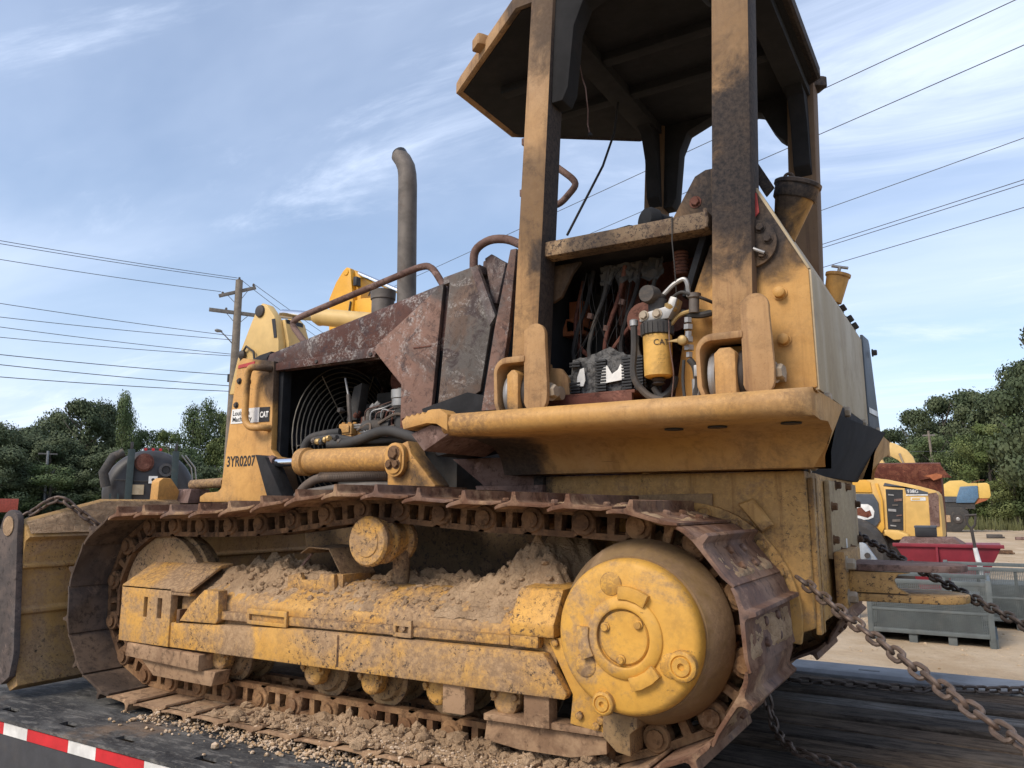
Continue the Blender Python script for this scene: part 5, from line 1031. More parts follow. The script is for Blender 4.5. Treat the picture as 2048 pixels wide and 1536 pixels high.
for a in ((-83.3,32.0,11.4,11.0,0),(-77.2,33.4,10.0,9.0,0),(-84.9,40.5,10.2,9.0,0),(-88.2,45.0,12.8,9.0,0),(-79.9,43.5,13.3,10.0,0),(-82.0,47.8,13.6,8.0,0),(-74.3,45.1,13.2,4.5,3),(-74.9,47.8,10.1,8.0,1),(-65.5,43.8,9.5,6.0,2),(-69.2,49.0,12.5,6.0,3),(-69.3,52.2,12.5,7.0,1),(-64.9,51.3,11.1,8.0,2),(-64.1,53.8,11.1,8.0,1),(-65.0,60.2,11.2,9.0,1),(-61.1,64.0,10.8,9.0,0),(-72.3,36.6,7.5,8.0,0),(-70.0,40.9,7.3,8.0,0),(-64.9,44.6,7.5,7.0,1),(-60.3,40.1,6.4,6.0,2),(-68.6,31.1,6.0,7.0,0),(-55.6,42.8,6.4,6.0,2),(-74.0,38.5,8.5,8.0,0),(-78.0,37.0,9.0,9.0,0)):
    tree(*a, 'tank truck')
for k in range(12):
    u_ = k/11; T_ = tree(-72+13*u_+(k % 3)*1.5, 26+20*u_+(k % 2)*2, 4.2+1.2*((k*7) % 3), 7.5, (0, 1, 0)[k % 3], 'tank truck')
for a in ((-15.8,116.9,9.6,10.0,0),(-11.5,115.3,10.4,8.0,0),(-8.9,109.5,12.2,9.0,0),(-5.7,102.7,13.9,10.0,0),(-2.9,97.9,14.7,10.0,0),(-.3,92.9,14.6,10.0,0),(2.1,89.9,13.7,10.0,0),(4.5,87.8,16.5,11.0,0),(.9,73.9,9.3,7.0,2),(-1.0,75.9,8.4,6.0,1),(3.4,71.8,9.5,8.0,1),(-6.3,95.7,9.0,8.0,1),(-3.5,87.8,9.3,8.0,1),(3.9,47.8,12.2,7.5,0),(8.3,60.6,13.2,10.0,0),(-8.5,92.5,6.7,7.0,1),(2.4,70.9,6.0,5.0,2),(-1.5,84.5,7.5,8.0,0),(-4.5,90.5,7.5,8.0,0),(1.0,84.5,8.5,8.0,0),(5.0,80.0,10.0,9.0,0)):
    tree(*a, 'wrecked loader')
for k in range(14):
    tree(-58+3.1*k+(k % 3), 84+2.2*k+(k % 2)*4, 8.5+(k*5 % 4), 9.5, (0, 1, 0, 0)[k % 4], 'wrecked loader')
for k in range(7):
    tree(9+3.4*k, 74-2.0*k+(k % 2)*5, 11+(k*3 % 4), 10, (0, 1, 0)[k % 3], 'wrecked loader')
# grass verge and pale road line behind the yard on the right
b = MB(); b.box(-40, 60, 83.5, 86, -.70, -.62); tag(b.build('road', 'rail_steel'), kind='structure')
b = MB(); rnd = random.Random(4)
for k in range(5200):
    x = rnd.uniform(-12, 9); y = rnd.uniform(72, 83) if rnd.random() < .7 else rnd.uniform(62, 72); h = rnd.uniform(.3, 1.1); a = rnd.random()*6.28; dx, dy = .10*math.cos(a), .10*math.sin(a); b.add([(x-dx, y-dy, -.76), (x+dx, y+dy, -.76), (x+rnd.uniform(-.15, .15), y, -.76+h)], [(0, 1, 2)])
plain('weed', (.12, .125, .05), .9, var=.6); tag(b.build('tall_grass', 'weed', smooth=False), 'tall dry green weeds between the yard and the wood', 'grass', kind='stuff')
# utility pole with crossarms and street lamp
plain('pole_wood', (.20, .165, .13), .85, var=.5, scale=4); plain('arm_wood', (.16, .145, .13), .85, var=.5); plain('lamp_grey', (.22, .22, .22), .5, .3)
px, py = -23.36, 16.73
T = thing('utility_pole', (px, py, GZ), 'wooden utility pole with two crossarms and a street lamp arm', 'utility pole')
b = MB(); b.tube([(px,py,GZ-.2),(px,py,4),(px,py,9.35)], [.20,.165,.13], 14); b.build('pole', 'pole_wood', T)
def arm(p, q, r_, name='crossarm', mat='arm_wood', par=None):
    p, q = Vector(p), Vector(q); d = (q-p).normalized(); u = d.cross(Vector((0, 0, 1))).normalized(); v = u.cross(d); b = MB(); b.obox((p+q)/2, (q-p)/2, u*r_, v*r_*1.2); return b.build(name, mat, par or T, .01)
arm((-23.80,16.20,8.67), (-22.98,17.20,9.12), .05); arm((-23.98,15.95,8.12), (-22.74,17.46,8.02), .055)
for p, q in (((-23.6,16.45,8.72), (px,py,8.35)), ((-23.15,17.0,9.0), (px,py,8.45)), ((-23.62,16.4,8.08), (px,py,7.6)), ((-23.1,17.05,8.03), (px,py,7.6))): MB().cyl(p, q, .012, n=6).build('brace', 'lamp_grey', T)
for p in ((-23.72,16.30,8.80), (-23.03,17.13,9.22), (px,py,9.42), (-22.80,17.40,8.13), (-23.62,16.42,8.2)): MB().lathe([(-.06,.02),(-.03,.055),(0,.03),(.02,.05),(.05,.02)], p, (0, 0, 1), 10).build('insulator', 'pipe_grey', T)
MB().tube([(px,py,6.75),(-23.52,16.52,7.05),(-23.68,16.32,7.30)], .022, 8).build('lamp_arm', 'lamp_grey', T)
b = MB(); b.loft([[(-23.62+dx, 16.39+dx*1.2, 7.34+dz) for dz in (0,)] for dx in (0,)] if False else [[(-23.66-.17*t+.055*s_*math.cos(a)*.77, 16.345-.21*t-.055*s_*math.cos(a)*.63, 7.33+.02*t+.045*s_*math.sin(a)) for a in [i*math.pi/4 for i in range(8)]] for t, s_ in ((0, .5), (.25, 1.2), (.7, 1.6), (1, .8))]); b.build('lamp_head', 'lamp_grey', T)
b = MB(); b.box(px-.24, px-.14, py-.1, py+.1, 5.45, 5.75); b.build('cable_box', 'black_label', T, .01)
# wires
plain('wire', (.085, .09, .10), .6, .3)
def wire(label, p, q, back=1.0, fwd=0.0, sag=.15, r_=.012, grp=None):
    p, q = Vector(p), Vector(q); d = p-q; a = p+d*back; e = q-d*fwd; L_ = (a-e).length
    b = MB(); b.tube([a.lerp(e, i/24)+Vector((0, 0, -4*sag*(i/24)*(1-i/24))) for i in range(25)], r_, 5); return tag(b.build('power_line', 'wire'), label, 'power line', grp)
LW = [((-25.57,9.38,9.29),(-23.4,16.67,9.43)),((-25.56,9.38,9.19),(-23.4,16.68,9.35)),((-25.55,9.42,8.69),(-23.74,16.24,8.84)),((-25.5,9.53,7.30),(-23.38,16.7,7.18)),((-25.48,9.57,6.87),(-23.4,16.68,7.03)),((-25.47,9.6,6.56),(-23.45,16.62,6.49)),((-25.46,9.62,6.24),(-23.44,16.62,6.42)),((-25.43,9.66,5.70),(-23.44,16.62,5.7)),((-25.43,9.69,5.39),(-23.38,16.69,5.29)),((-25.4,9.73,5.01),(-23.38,16.7,5.09))]
for i, (p, q) in enumerate(LW): wire('thin dark power line running from the wooden pole past the exhaust side sky', p, q, 1.5, 0, .22, .011 if i not in (8, 9, 7) else .014, 'power lines on the near side of the wooden pole')
for p, q in (((-23.36,16.73,9.42),(-28.1,26.36,9.30)), ((-23.03,17.13,9.26),(-27.37,27.07,9.1)), ((-22.8,17.4,8.15),(-27.0,27.3,8.0))): wire('thin power line running from the wooden pole away behind the hood', q, p, 1.0, 0, .2, .011, 'power lines running away from the wooden pole')
for p, q, fw in (((1.36,11.83,9.08),(-16.07,18.96,9.2),.45), ((1.29,11.84,8.24),(-8.68,18.11,9.2),1.0), ((1.48,15.84,8.33),(-2.77,17.71,8.3),2.4), ((1.40,15.85,7.45),(-2.71,17.71,7.43),2.4), ((1.39,15.85,7.36),(-2.71,17.71,7.34),2.4), ((1.35,15.85,6.87),(-2.69,17.71,6.84),2.4)): wire('thin power line slanting across the sky behind the canopy posts', p, q, .6, fw, .06, .009, 'power lines behind the canopy')
# small pole with transformer and street details far left
T = thing('utility_pole', (-66.2, 33.15, GZ), 'slim pale utility pole in front of the dark trees by the blade', 'utility pole')
MB().tube([(-66.2,33.15,GZ-.2),(-66.25,33.07,5.5)], [.14,.10], 10).build('pole', 'lamp_grey', T); arm((-66.55,32.45,5.25), (-65.95,33.7,5.25), .05); MB().lathe([(0,.12),(.05,.16),(.6,.16),(.65,.1)], (-66.0,33.45,3.3), (0, 0, 1), 12).build('transformer', 'lamp_grey', T)
T = thing('utility_pole', (-3.55, 82.83, GZ), 'leaning thin wooden utility pole in front of the wood behind the excavator', 'utility pole')
MB().tube([(-3.40,82.83,GZ-.2),(-3.75,82.83,8.2)], [.15,.11], 10).build('pole', 'pole_wood', T); MB().box(-4.3, -3.2, 82.75, 82.9, 7.7, 7.85).build('crossarm', 'arm_wood', T)
for z in (5.2, 6.4, 4.4): wire('thin cable strung low across the wood behind the excavator', (9, 82.8, z-.3), (-3.5, 82.8, z), .2, .9, .2, .02, 'cables in front of the wood')
# house and red canopy far left
plain('house_wall', (.38, .38, .38), .8); plain('roof_dark', (.06, .06, .065), .8); plain('red_paint', (.55, .10, .06), .6); plain('glass_dark', (.03, .035, .04), .2)
T = thing('house', (-70, 33.2, GZ), 'small grey house with dark hip roof at the edge of the wood', 'house')
b = MB(); b.box(-73, -67, 31.0, 35.4, GZ-.1, 1.15); b.build('wall', 'house_wall', T); b = MB(); b.loft([[(-73.4,30.6,1.13),(-66.6,30.6,1.13),(-66.6,35.8,1.13),(-73.4,35.8,1.13)], [(-71,32.9,2.3),(-69,32.9,2.3),(-69,33.5,2.3),(-71,33.5,2.3)]]); b.build('roof', 'roof_dark', T)
for y in (31.7, 33.0, 34.3): MB().box(-66.99, -66.94, y, y+.6, -.1, .75).build('window', 'glass_dark', T)
T = thing('sign_canopy', (-54.0, 23.9, GZ), 'red panel canopy on posts in front of the small grey house', 'canopy')
b = MB(); b.box(-56.0, -53.2, 22.0, 24.6, .55, 1.40); b.build('panel', 'red_paint', T, .02)
for x, y in ((-53.5, 24.3), (-53.5, 22.3), (-55.7, 24.3), (-55.7, 22.3)): MB().cyl((x, y, GZ-.05), (x, y, .56), .12).build('post', 'red_paint', T)
# ---- vacuum tank truck (built facing +Y locally, then turned)
plain('tank_dark', (.05, .046, .046), .5, .1, var=.3, scale=3, dirt=(.14, .12, .10), dirtamt=.35); plain('frame_green', (.03, .045, .045), .5); plain('lens_red', (.45, .03, .03), .3)
ox, oy = -15.76, 8.51
T = thing('tank_truck', (ox, oy, GZ), 'dark grey vacuum tank truck seen from behind over the blade', 'truck')
def q_(x, y, z): return (ox+x, oy+y, z)
b = MB(); b.lathe([(-.02,.05),(.0,.35),(.06,.62),(.14,.80),(.24,.90),(.34,.94),(5.5,.94)], q_(0, 0, 1.20), (0, 1, 0), 48); TB = b.build('tank', 'tank_dark', T)
b = MB(); b.box(ox-.45, ox+.45, oy+.3, oy+7.6, -.15, .22); b.build('chassis', 'frame_green', T)
for x, hgt in ((-.40, 2.12), (.50, 2.10)): MB().box(ox+x-.07, ox+x+.07, oy-.12, oy+.02, -.1, hgt).build('frame_post', 'frame_green', T, .01)
for x, hgt in ((-.40, 2.12), (.50, 2.10)): MB().box(ox+x-.03, ox+x+.03, oy-.10, oy-.04, hgt, hgt+.16).build('post_tip', 'tank_dark', T, .005)
b = MB(); b.box(ox-.17, ox+.23, oy-.02, oy+.06, 2.12, 2.17); LB = b.build('light_bar', 'roof_dark', T, .01)
for x in (-.12, .03, .18): MB().lathe([(0,.035),(.02,.03)], q_(x, -.02, 2.13), (0, -1, 0), 14).build('lamp', 'lens_red', LB)
b = MB(); b.lathe([(0,.20),(.05,.20),(.06,.17),(.09,.16)], q_(-.13, .02, 1.84), (0, -1, 0), 24); b.build('manhole', 'rust_inner', TB)
b = MB(); b.lathe([(-.05,.13),(.12,.12),(.13,.15),(.17,.15),(.17,.09),(.05,.085)], q_(.32, .08, 1.68), (0, -1, 0), 20); b.build('outlet', 'roof_dark', TB); MB().lathe([(0,.08),(.01,.08)], q_(.32, -.06, 1.68), (0, -1, 0), 16).build('outlet_hole', 'black_label', TB)
MB().tube([q_(-.85,.0,1.3), q_(-.92,-.02,1.6), q_(-.75,-.02,1.95), q_(-.55,0,2.05)], .10, 10).build('suction_hose', 'rubber', T)
MB().tube([q_(-.7,-.05,1.45), q_(-.1,-.07,1.42), q_(.5,-.05,1.48)], .014).build('cable', 'rubber', T)
for x, z, s_, mt, nm in ((.07, 1.46, .09, 'white_label', 'white_sticker'), (-.22, 1.24, .12, 'brass', 'data_plate')): MB().box(ox+x-s_, ox+x+s_, oy-.09, oy-.08, z-s_*.9, z+s_*.9).build(nm, mt if mt != 'brass' else 'tank_beige', T)
MB().lathe([(0,.035),(.004,.035)], q_(.07, -.092, 1.46), (0, -1, 0), 14).build('sticker_mark', 'ink', T)
for x in (.62, .70): MB().tube([q_(x,.0,2.02), q_(x+.22,.05,1.75), q_(x+.28,.1,1.35)], .016).build('ladder_rail', 'steel', T)
for x, s_ in ((-.75, 1), (-.6, 1), (.72, 1)): MB().box(ox+x-.02, ox+x+.02, oy-.12, oy-.05, .75, 1.15).build('hinge', 'frame_green', T)
b = MB(); b.box(ox-.9, ox+.9, oy-.15, oy-.02, .35, .62); b.build('bumper', 'frame_green', T, .01)
for x in (-.75, .75):
    for y in (1.0, 2.2, 6.6): MB().lathe([(0,.2),(0,.44),(.05,.50),(.25,.50),(.30,.44),(.30,.2)], q_(x-.15, y, -.25), (1, 0, 0), 24).build('wheel', 'rubber', T)
b = MB(); b.box(ox-1.0, ox+1.0, oy+5.8, oy+7.6, .1, 1.9); b.build('cab', 'tank_dark', T, .08)
T.rotation_euler = (0, 0, R(56))
# ---- excavator arms behind the hood
plain('exc_pale', (.60, .40, .15), .5, var=.25, scale=2, dirt=(.2, .13, .06), dirtamt=.3); plain('exc_orange', (.72, .36, .03), .45, var=.2, scale=2, dirt=(.25, .12, .03), dirtamt=.25)
T = thing('excavator', (-8.0, 6.0, GZ), 'pale yellow excavator with its boom knuckle behind the radiator', 'excavator')
b = MB(); b.prism([(-9.95,2.6),(-9.80,3.16),(-9.52,3.72),(-9.40,3.93),(-9.30,3.99),(-9.20,3.95),(-9.02,3.75),(-8.90,3.35),(-8.85,2.6)], 5.85, 6.0); b.prism([(-9.02,3.72),(-8.95,3.72),(-8.84,3.35),(-8.80,2.6),(-8.88,2.6)], 6.0, 6.4); b.prism([(-9.75,3.10),(-9.30,3.95),(-9.08,3.75),(-8.92,3.35),(-8.87,2.6),(-9.85,2.6)], 6.42, 6.55); KN = b.build('boom_knuckle', 'exc_pale', T, .02)
b = MB(); b.prism([(-9.06,3.70),(-8.99,3.70),(-8.93,3.40),(-8.99,3.40)], 5.84, 5.848); b.build('slot', 'black_label', KN)
MB().box(-9.04, -8.93, 6.02, 6.36, 3.40, 3.72).build('slot_recess', 'black_label', KN)
MB().lathe([(0,.10),(.03,.09),(.04,.05)], (-9.33, 5.85, 3.86), (0, -1, 0), 18).build('pin_boss', 'bolt_dark', KN)
b = MB(); b.cyl((-9.22,6.2,3.88), (-8.40,6.2,3.73), .075, n=18); b.build('cylinder_rod', 'chrome', T)
b = MB(); b.lathe([(0,.10),(.1,.14),(.16,.13),(2.6,.13)], (-8.50,6.2,3.745), (.97, 0, -.19), 20); b.build('cylinder', 'exc_pale', T)
MB().tube([(-9.7,5.84,2.9),(-9.68,5.82,3.2),(-9.55,5.80,3.32),(-9.38,5.80,3.22),(-9.34,5.82,2.95)], .018).build('hose', 'rubber', T); MB().lathe([(0,.07),(.05,.07),(.08,.03)], (-9.66,5.85,3.2), (0, -1, 0), 12).build('fitting', 'bolt_dark', T)
b = MB(); b.prism([(-9.9,2.65),(-8.85,2.65),(-6.3,1.1),(-6.3,.4),(-7.0,.4)], 5.95, 6.45); b.build('boom', 'exc_pale', T, .02)
b = MB(); b.box(-7.6, -4.6, 5.2, 7.6, .35, 1.5); b.build('house', 'exc_pale', T, .06); b = MB(); b.prism([(-8.0,-.70),(-4.2,-.70),(-3.9,-.4),(-4.2,.0),(-8.0,.0),(-8.3,-.4)], 5.0, 5.5); b.build('track', 'rubber', T, .03); b = MB(); b.prism([(-8.0,-.70),(-4.2,-.70),(-3.9,-.4),(-4.2,.0),(-8.0,.0),(-8.3,-.4)], 7.2, 7.7); b.build('track', 'rubber', T, .03); MB().box(-7.0, -5.2, 5.5, 7.2, -.3, .36).build('undercarriage', 'rubber', T)
T = thing('excavator', (-9.5, 9.2, GZ), 'bright orange yellow excavator arm with its knuckle beside the exhaust stack', 'excavator')
b = MB(); b.prism([(-10.98,3.9),(-10.99,4.65),(-11.01,5.04),(-10.84,5.36),(-10.66,5.57),(-10.56,5.64),(-10.46,5.60),(-10.36,4.9),(-10.44,3.9)], 9.0, 9.12); b.prism([(-10.60,5.62),(-10.46,5.60),(-10.30,5.42),(-10.25,5.1),(-10.33,4.5),(-10.4,3.9),(-10.9,3.9)], 9.12, 9.5); KN = b.build('arm_knuckle', 'exc_orange', T, .02)
MB().box(-10.36, -10.275, 8.99, 9.115, 5.22, 5.40).build('slot', 'black_label', KN, .005); MB().lathe([(0,.07),(.02,.06)], (-10.56,9.0,5.53), (0, -1, 0), 14).build('pin_boss', 'exc_orange', KN)
MB().cyl((-10.40,9.2,5.52), (-9.3,9.2,4.98), .055, n=16).build('cylinder_rod', 'chrome', T)
b = MB(); b.prism([(-10.45,4.75),(-10.35,4.93),(-10.19,4.95),(-9.93,4.93),(-9.55,4.82),(-8.4,4.2),(-8.4,3.6),(-10.1,4.55)], 9.05, 9.45); b.build('stick', 'exc_orange', T, .02)
b = MB(); b.prism([(-10.95,4.1),(-10.35,4.1),(-8.5,1.3),(-7.9,.5),(-9.0,.5)], 9.05, 9.45); b.build('boom', 'exc_orange', T, .02)
MB().tube([(-10.40,8.98,4.9),(-10.44,8.97,4.6),(-10.36,8.97,4.3)], .018).build('hose', 'rubber', T); MB().tube([(-9.95,9.0,4.95),(-9.85,8.98,5.1),(-9.6,8.98,5.02),(-9.4,9.0,4.9)], .016).build('hose', 'rubber', T)
b = MB(); b.box(-10.2, -7.2, 8.3, 10.7, .35, 1.5); b.build('house', 'exc_orange', T, .06)
for y in (8.1, 10.4): b = MB(); b.prism([(-10.6,-.70),(-6.8,-.70),(-6.5,-.4),(-6.8,.0),(-10.6,.0),(-10.9,-.4)], y, y+.5); b.build('track', 'rubber', T, .03)
MB().box(-9.6, -7.8, 8.6, 10.4, -.3, .36).build('undercarriage', 'rubber', T)
# ---- wrecked wheel loader
plain('loader_yellow', (.64, .40, .12), .5, var=.25, scale=3, dirt=(.25, .15, .07), dirtamt=.35); plain('loader_orange', (.68, .36, .05), .5, var=.2, scale=3, dirtamt=.2); plain('loader_grey', (.06, .07, .085), .55, dirt=(.2, .18, .16), dirtamt=.3); rusty('bucket_rust', (.10, .028, .018), (.17, .06, .035), 0)
T = thing('wheel_loader', (-1.5, 15.6, GZ), 'stripped yellow wheel loader hood reading 938G with open engine door', 'loader')
hood = [(-2.9,.30),(-2.9,1.48),(-2.05,1.47),(-1.82,1.445),(-1.52,1.40),(-1.01,1.27),(-.72,1.18),(-.67,1.10),(-.655,.60),(-.66,.27),(-.76,.25),(-.97,.30)]
b = MB(); b.prism(hood, 15.0, 16.6); HB2 = b.build('hood', 'loader_yellow', T, .02)
b = MB(); b.prism([(-2.85,.34),(-2.85,1.10),(-2.2,1.13),(-1.82,1.12),(-1.74,.95),(-1.73,.60),(-1.88,.36)], 14.965, 14.999); GR = b.build('grille_panel', 'loader_grey', HB2, .01)
b = MB(); b.prism([(-2.85,1.14),(-2.2,1.16),(-1.84,1.15),(-1.86,1.36),(-2.0,1.44),(-2.85,1.45)], 14.97, 14.999); b.build('top_panel', 'loader_orange', HB2, .01); b = MB(); b.prism([(-1.86,.33),(-1.71,.58),(-1.69,1.0),(-1.78,1.33),(-1.72,1.33),(-1.655,1.0),(-1.66,.46),(-1.74,.30)], 14.94, 14.998); b.build('corner_post', 'loader_orange', HB2, .01)
b = MB(); b.prism([(-2.85,.60),(-2.12,.60),(-1.93,.62),(-1.845,.66),(-1.82,.78),(-1.86,.87),(-1.93,.92),(-2.85,.93)], 14.955, 14.963); OV = b.build('white_badge', 'white_label', GR)
b = MB(); b.prism([(-2.8,.66),(-2.5,.64),(-2.12,.70),(-1.95,.65),(-1.87,.70),(-1.90,.80),(-1.98,.77),(-2.06,.86),(-2.2,.82),(-2.8,.85)], 14.949, 14.954); b.build('badge_wear', 'bucket_rust', OV)
b = MB(); b.prism([(-1.64,.40),(-1.30,.38),(-1.25,1.23),(-1.62,1.25)], 14.985, 14.999); DR = b.build('door_frame', 'loader_yellow', HB2, .005); b = MB(); b.prism([(-1.60,.43),(-1.33,.41),(-1.285,1.20),(-1.59,1.215)], 14.975, 14.984); b.build('door_opening', 'black_label', DR)
for k in range(7): MB().obox((-1.50+.02*(k % 3)*3, 14.965, .50+.10*k), (.05+.02*(k % 2), 0, .006*(k % 3-1)), (0, .008, 0), (0, 0, .012+.012*(k % 2))).build('engine_part', ('steel', 'pipe_grey', 'rail_rust')[k % 3], DR)
b = MB(); b.prism([(-1.60,1.34),(-1.01,1.20),(-.85,1.145),(-.85,1.10),(-1.235,1.12),(-1.25,1.26),(-1.63,1.28)], 14.988, 14.9995); b.build('dark_band', 'loader_grey', HB2)
text_mb('938G', .095, lambda u, v: (-1.215+u*.95, 14.984, 1.135+v)).build('lettering', 'letter_white', HB2, smooth=False)
MB().box(-1.235, -.855, 14.982, 14.987, 1.085, 1.105).build('stripe', 'letter_white', HB2); MB().box(-1.16, -.90, 14.99, 14.998, .985, 1.05).build('small_sticker', 'white_label', HB2); MB().box(-1.14, -1.0, 14.986, 14.989, 1.0, 1.035).build('sticker_print', 'loader_yellow', HB2)
b = MB(); b.prism([(-.86,.47),(-.70,.50),(-.675,1.08),(-.71,1.14),(-.85,1.12)], 14.985, 14.998); b.build('rust_patch', 'rail_rust', HB2)
b = MB(); b.prism([(-1.63,.43),(-1.40,.42),(-1.23,.35),(-1.20,.27),(-1.47,.24),(-1.62,.34)], 14.5, 14.95); b.build('fender', 'loader_yellow', T, .02)
for x in (-2.3, ): MB().lathe([(0,.2),(0,.62),(.08,.72),(.38,.72),(.45,.62),(.45,.2)], (x, 14.55, -.05), (0, 1, 0), 28).build('wheel', 'rubber', T)
MB().box(-2.8, -.9, 15.2, 16.4, -.76, .29).build('axle_block', 'bolt_dark', T, .03)
# rusty bucket lying behind it
T = thing('loader_bucket', (-1.5, 18.5, GZ), 'rusty brown loader bucket raised behind the stripped loader', 'bucket')
b = MB(); b.loft([[(-3.2,y,z) for y, z in ((18.0,1.62),(18.0,1.90),(18.7,1.95),(19.3,1.5),(19.1,.4),(18.5,.3))], [(-.72,y,z) for y, z in ((18.0,1.53),(18.0,1.84),(18.7,1.90),(19.3,1.4),(19.1,.4),(18.5,.3))]]); BK = b.build('shell', 'bucket_rust', T, .01)
b = MB(); b.prism([(-.72,1.84),(-.60,1.64),(-.50,1.52),(-.66,1.52),(-.86,1.45),(-.94,1.51),(-1.15,1.47),(-1.15,1.7)], 17.96, 17.998); b.build('cutting_corner', 'bucket_rust', T, .004); b = MB(); b.prism([(-.80,1.62),(-.68,1.58),(-.70,1.52),(-.87,1.46),(-.93,1.53),(-1.05,1.56)], 17.95, 17.959); b.build('rust_scale', 'orange_rust', T)
MB().box(-2.6, -.9, 18.3, 19.2, -.76, .5).build('stand', 'bolt_dark', T, .03)
# pale excavator boom beyond
T = thing('excavator', (-2.6, 30.3, GZ), 'cream excavator boom curving above the rusty bucket', 'excavator')
b = MB(); b.prism([(-3.6,2.4),(-3.25,2.98),(-3.0,3.25),(-2.85,3.32),(-2.53,3.21),(-2.19,2.98),(-2.0,2.72),(-1.91,2.40),(-1.90,1.6),(-2.35,1.6),(-2.36,2.45),(-2.50,2.60),(-3.1,2.98),(-3.3,2.7),(-3.3,2.4)], 30, 30.5); b.build('boom', 'exc_pale', T, .02)
MB().cyl((-2.43,29.96,2.84), (-2.30,29.96,2.40), .035).build('pin_rod', 'bolt', T); b = MB(); b.prism([(-4.0,1.4),(-4.0,2.55),(-3.67,2.72),(-3.2,2.72),(-2.95,2.6),(-2.8,2.3),(-2.8,1.4)], 29.0, 29.5); b.build('stick', 'exc_pale', T, .02)
b = MB(); b.box(-4.2, -1.6, 30, 32.4, .3, 1.8); b.build('house', 'exc_pale', T, .05)
for y in (29.8, 32.2): MB().box(-4.6, -1.2, y, y+.5, -.78, .2).build('track', 'rubber', T, .05)
MB().box(-3.6, -2.2, 30.3, 32.2, -.3, .31).build('undercarriage', 'rubber', T)
# yellow and blue excavator far off
plain('cab_blue', (.09, .17, .27), .35); plain('exc_far', (.68, .45, .12), .5, var=.2, scale=1)
T = thing('excavator', (-.9, 58, GZ), 'distant yellow excavator with blue tarp over its cab on the sand', 'excavator')
b = MB(); b.prism([(-2.22,1.35),(-2.11,2.28),(-1.63,2.60),(-.90,2.62),(-.58,2.42),(-.05,2.42),(-.05,1.35)], 57, 59); b.build('house', 'exc_far', T, .03)
b = MB(); b.prism([(-.05,1.43),(.54,1.43),(.64,1.6),(.61,2.31),(.46,2.44),(-.05,2.42)], 56.98, 59.1); b.build('counterweight', 'exc_far', T, .05)
b = MB(); b.prism([(-1.05,2.2),(-.06,2.25),(-.06,1.5),(-.32,1.15),(-1.35,1.15),(-1.30,1.5)], 56.9, 56.99); b.build('blue_cover', 'cab_blue', T, .01); b = MB(); b.prism([(-2.2,1.2),(-1.3,1.2),(-1.3,1.56),(-2.2,1.58)], 56.93, 56.995); b.build('side_panel', 'loader_grey', T)
b = MB(); b.prism([(-.3,1.05),(.35,1.3),(.5,1.42),(-.1,1.42)], 57, 58.8); b.build('swing_frame', 'orange_rust', T); MB().box(-2.0, -.3, 57, 59, .75, 1.36).build('turntable', 'rubber', T)
for y in (56.6, 59.0):
    b = MB(); b.prism([(-2.9,.85),(-1.04,.87),(-.72,.62),(-.66,.3),(-.9,-.3),(-1.2,-.72),(-2.9,-.76),(-3.3,-.3),(-3.3,.5)], y, y+.5); TRk = b.build('track', 'rubber', T, .03)
    if y < 57: 
        MB().lathe([(0,.30),(.05,.28),(.06,.1)], (-1.32, y-.001, .1), (0, -1, 0), 20).build('sprocket', 'bolt_dark', TRk); MB().lathe([(.06,.12),(.07,.10)], (-1.32, y, .1), (0, -1, 0), 14).build('hub', 'steel', TRk); b = MB(); b.prism([(-2.9,-.1),(-1.75,-.1),(-1.75,.35),(-2.9,.35)], y-.05, y-.001); b.build('side_frame', 'mud', TRk)
MB().tube([(-.4,57.5,2.45),(.1,57.5,2.62),(.35,57.5,2.62)], .03).build('hand_rail', 'rust_inner', T)
# red hopper with scrap, shovel, wire cages
plain('hopper_red', (.22, .022, .035), .5, var=.3, scale=4, dirt=(.12, .05, .04), dirtamt=.3); plain('cage_grey', (.115, .13, .13), .6, .2, var=.35, scale=5, dirt=(.22, .20, .17), dirtamt=.35)
T = thing('hopper', (-.5, 12.8, GZ), 'dark red steel scrap hopper behind the grey wire cages', 'hopper')
b = MB(); b.loft([[(-1.24,12.0,.25),(.23,12.0,.27),(.23,13.4,.27),(-1.24,13.4,.25)], [(-1.03,12.05,-.12),(.04,12.05,-.12),(.04,13.3,-.12),(-1.03,13.3,-.12)], [(-.9,12.2,-.55),(-.05,12.2,-.55),(-.05,13.2,-.55),(-.9,13.2,-.55)]]); HP = b.build('bin', 'hopper_red', T, .008)
MB().box(-1.27, .26, 11.965, 12.02, .235, .29).build('rim', 'hopper_red', HP, .006); MB().box(-.66, -.63, 11.96, 12.03, -.1, .234).build('corner_seam', 'hopper_red', HP)
MB().box(-.8, -.2, 12.3, 13.0, -.76, -.54).build('base', 'bolt_dark', T)
b = MB(); b.loft([[(-1.2,12.2,.27),(-.30,12.2,.27),(-.25,12.9,.27),(-1.2,12.9,.27)], [(-1.15,12.35,.37),(-.42,12.35,.38),(-.4,12.8,.38),(-1.15,12.8,.37)]]); tag(b.build('scrap_sheet', 'rail_rust'), 'rusty scrap plate lying on top of the red hopper', 'scrap')
MB().box(-.96, -.64, 12.05, 12.35, .375, .56).build('x', 'black_label') if False else None
T = thing('tool_box', (-.8, 12.5, .378), 'dark plastic box sitting on the scrap in the red hopper', 'box'); b = MB(); b.box(-.96, -.65, 12.36, 12.62, .382, .52); b.build('body', 'black_label', T, .01); b = MB(); b.box(-.965, -.645, 12.355, 12.625, .521, .56); b.build('lid', 'loader_grey', T, .008)
T = thing('shovel', (-.1, 11.6, GZ), 'long handled shovel standing upright with white tape on its shaft', 'shovel')
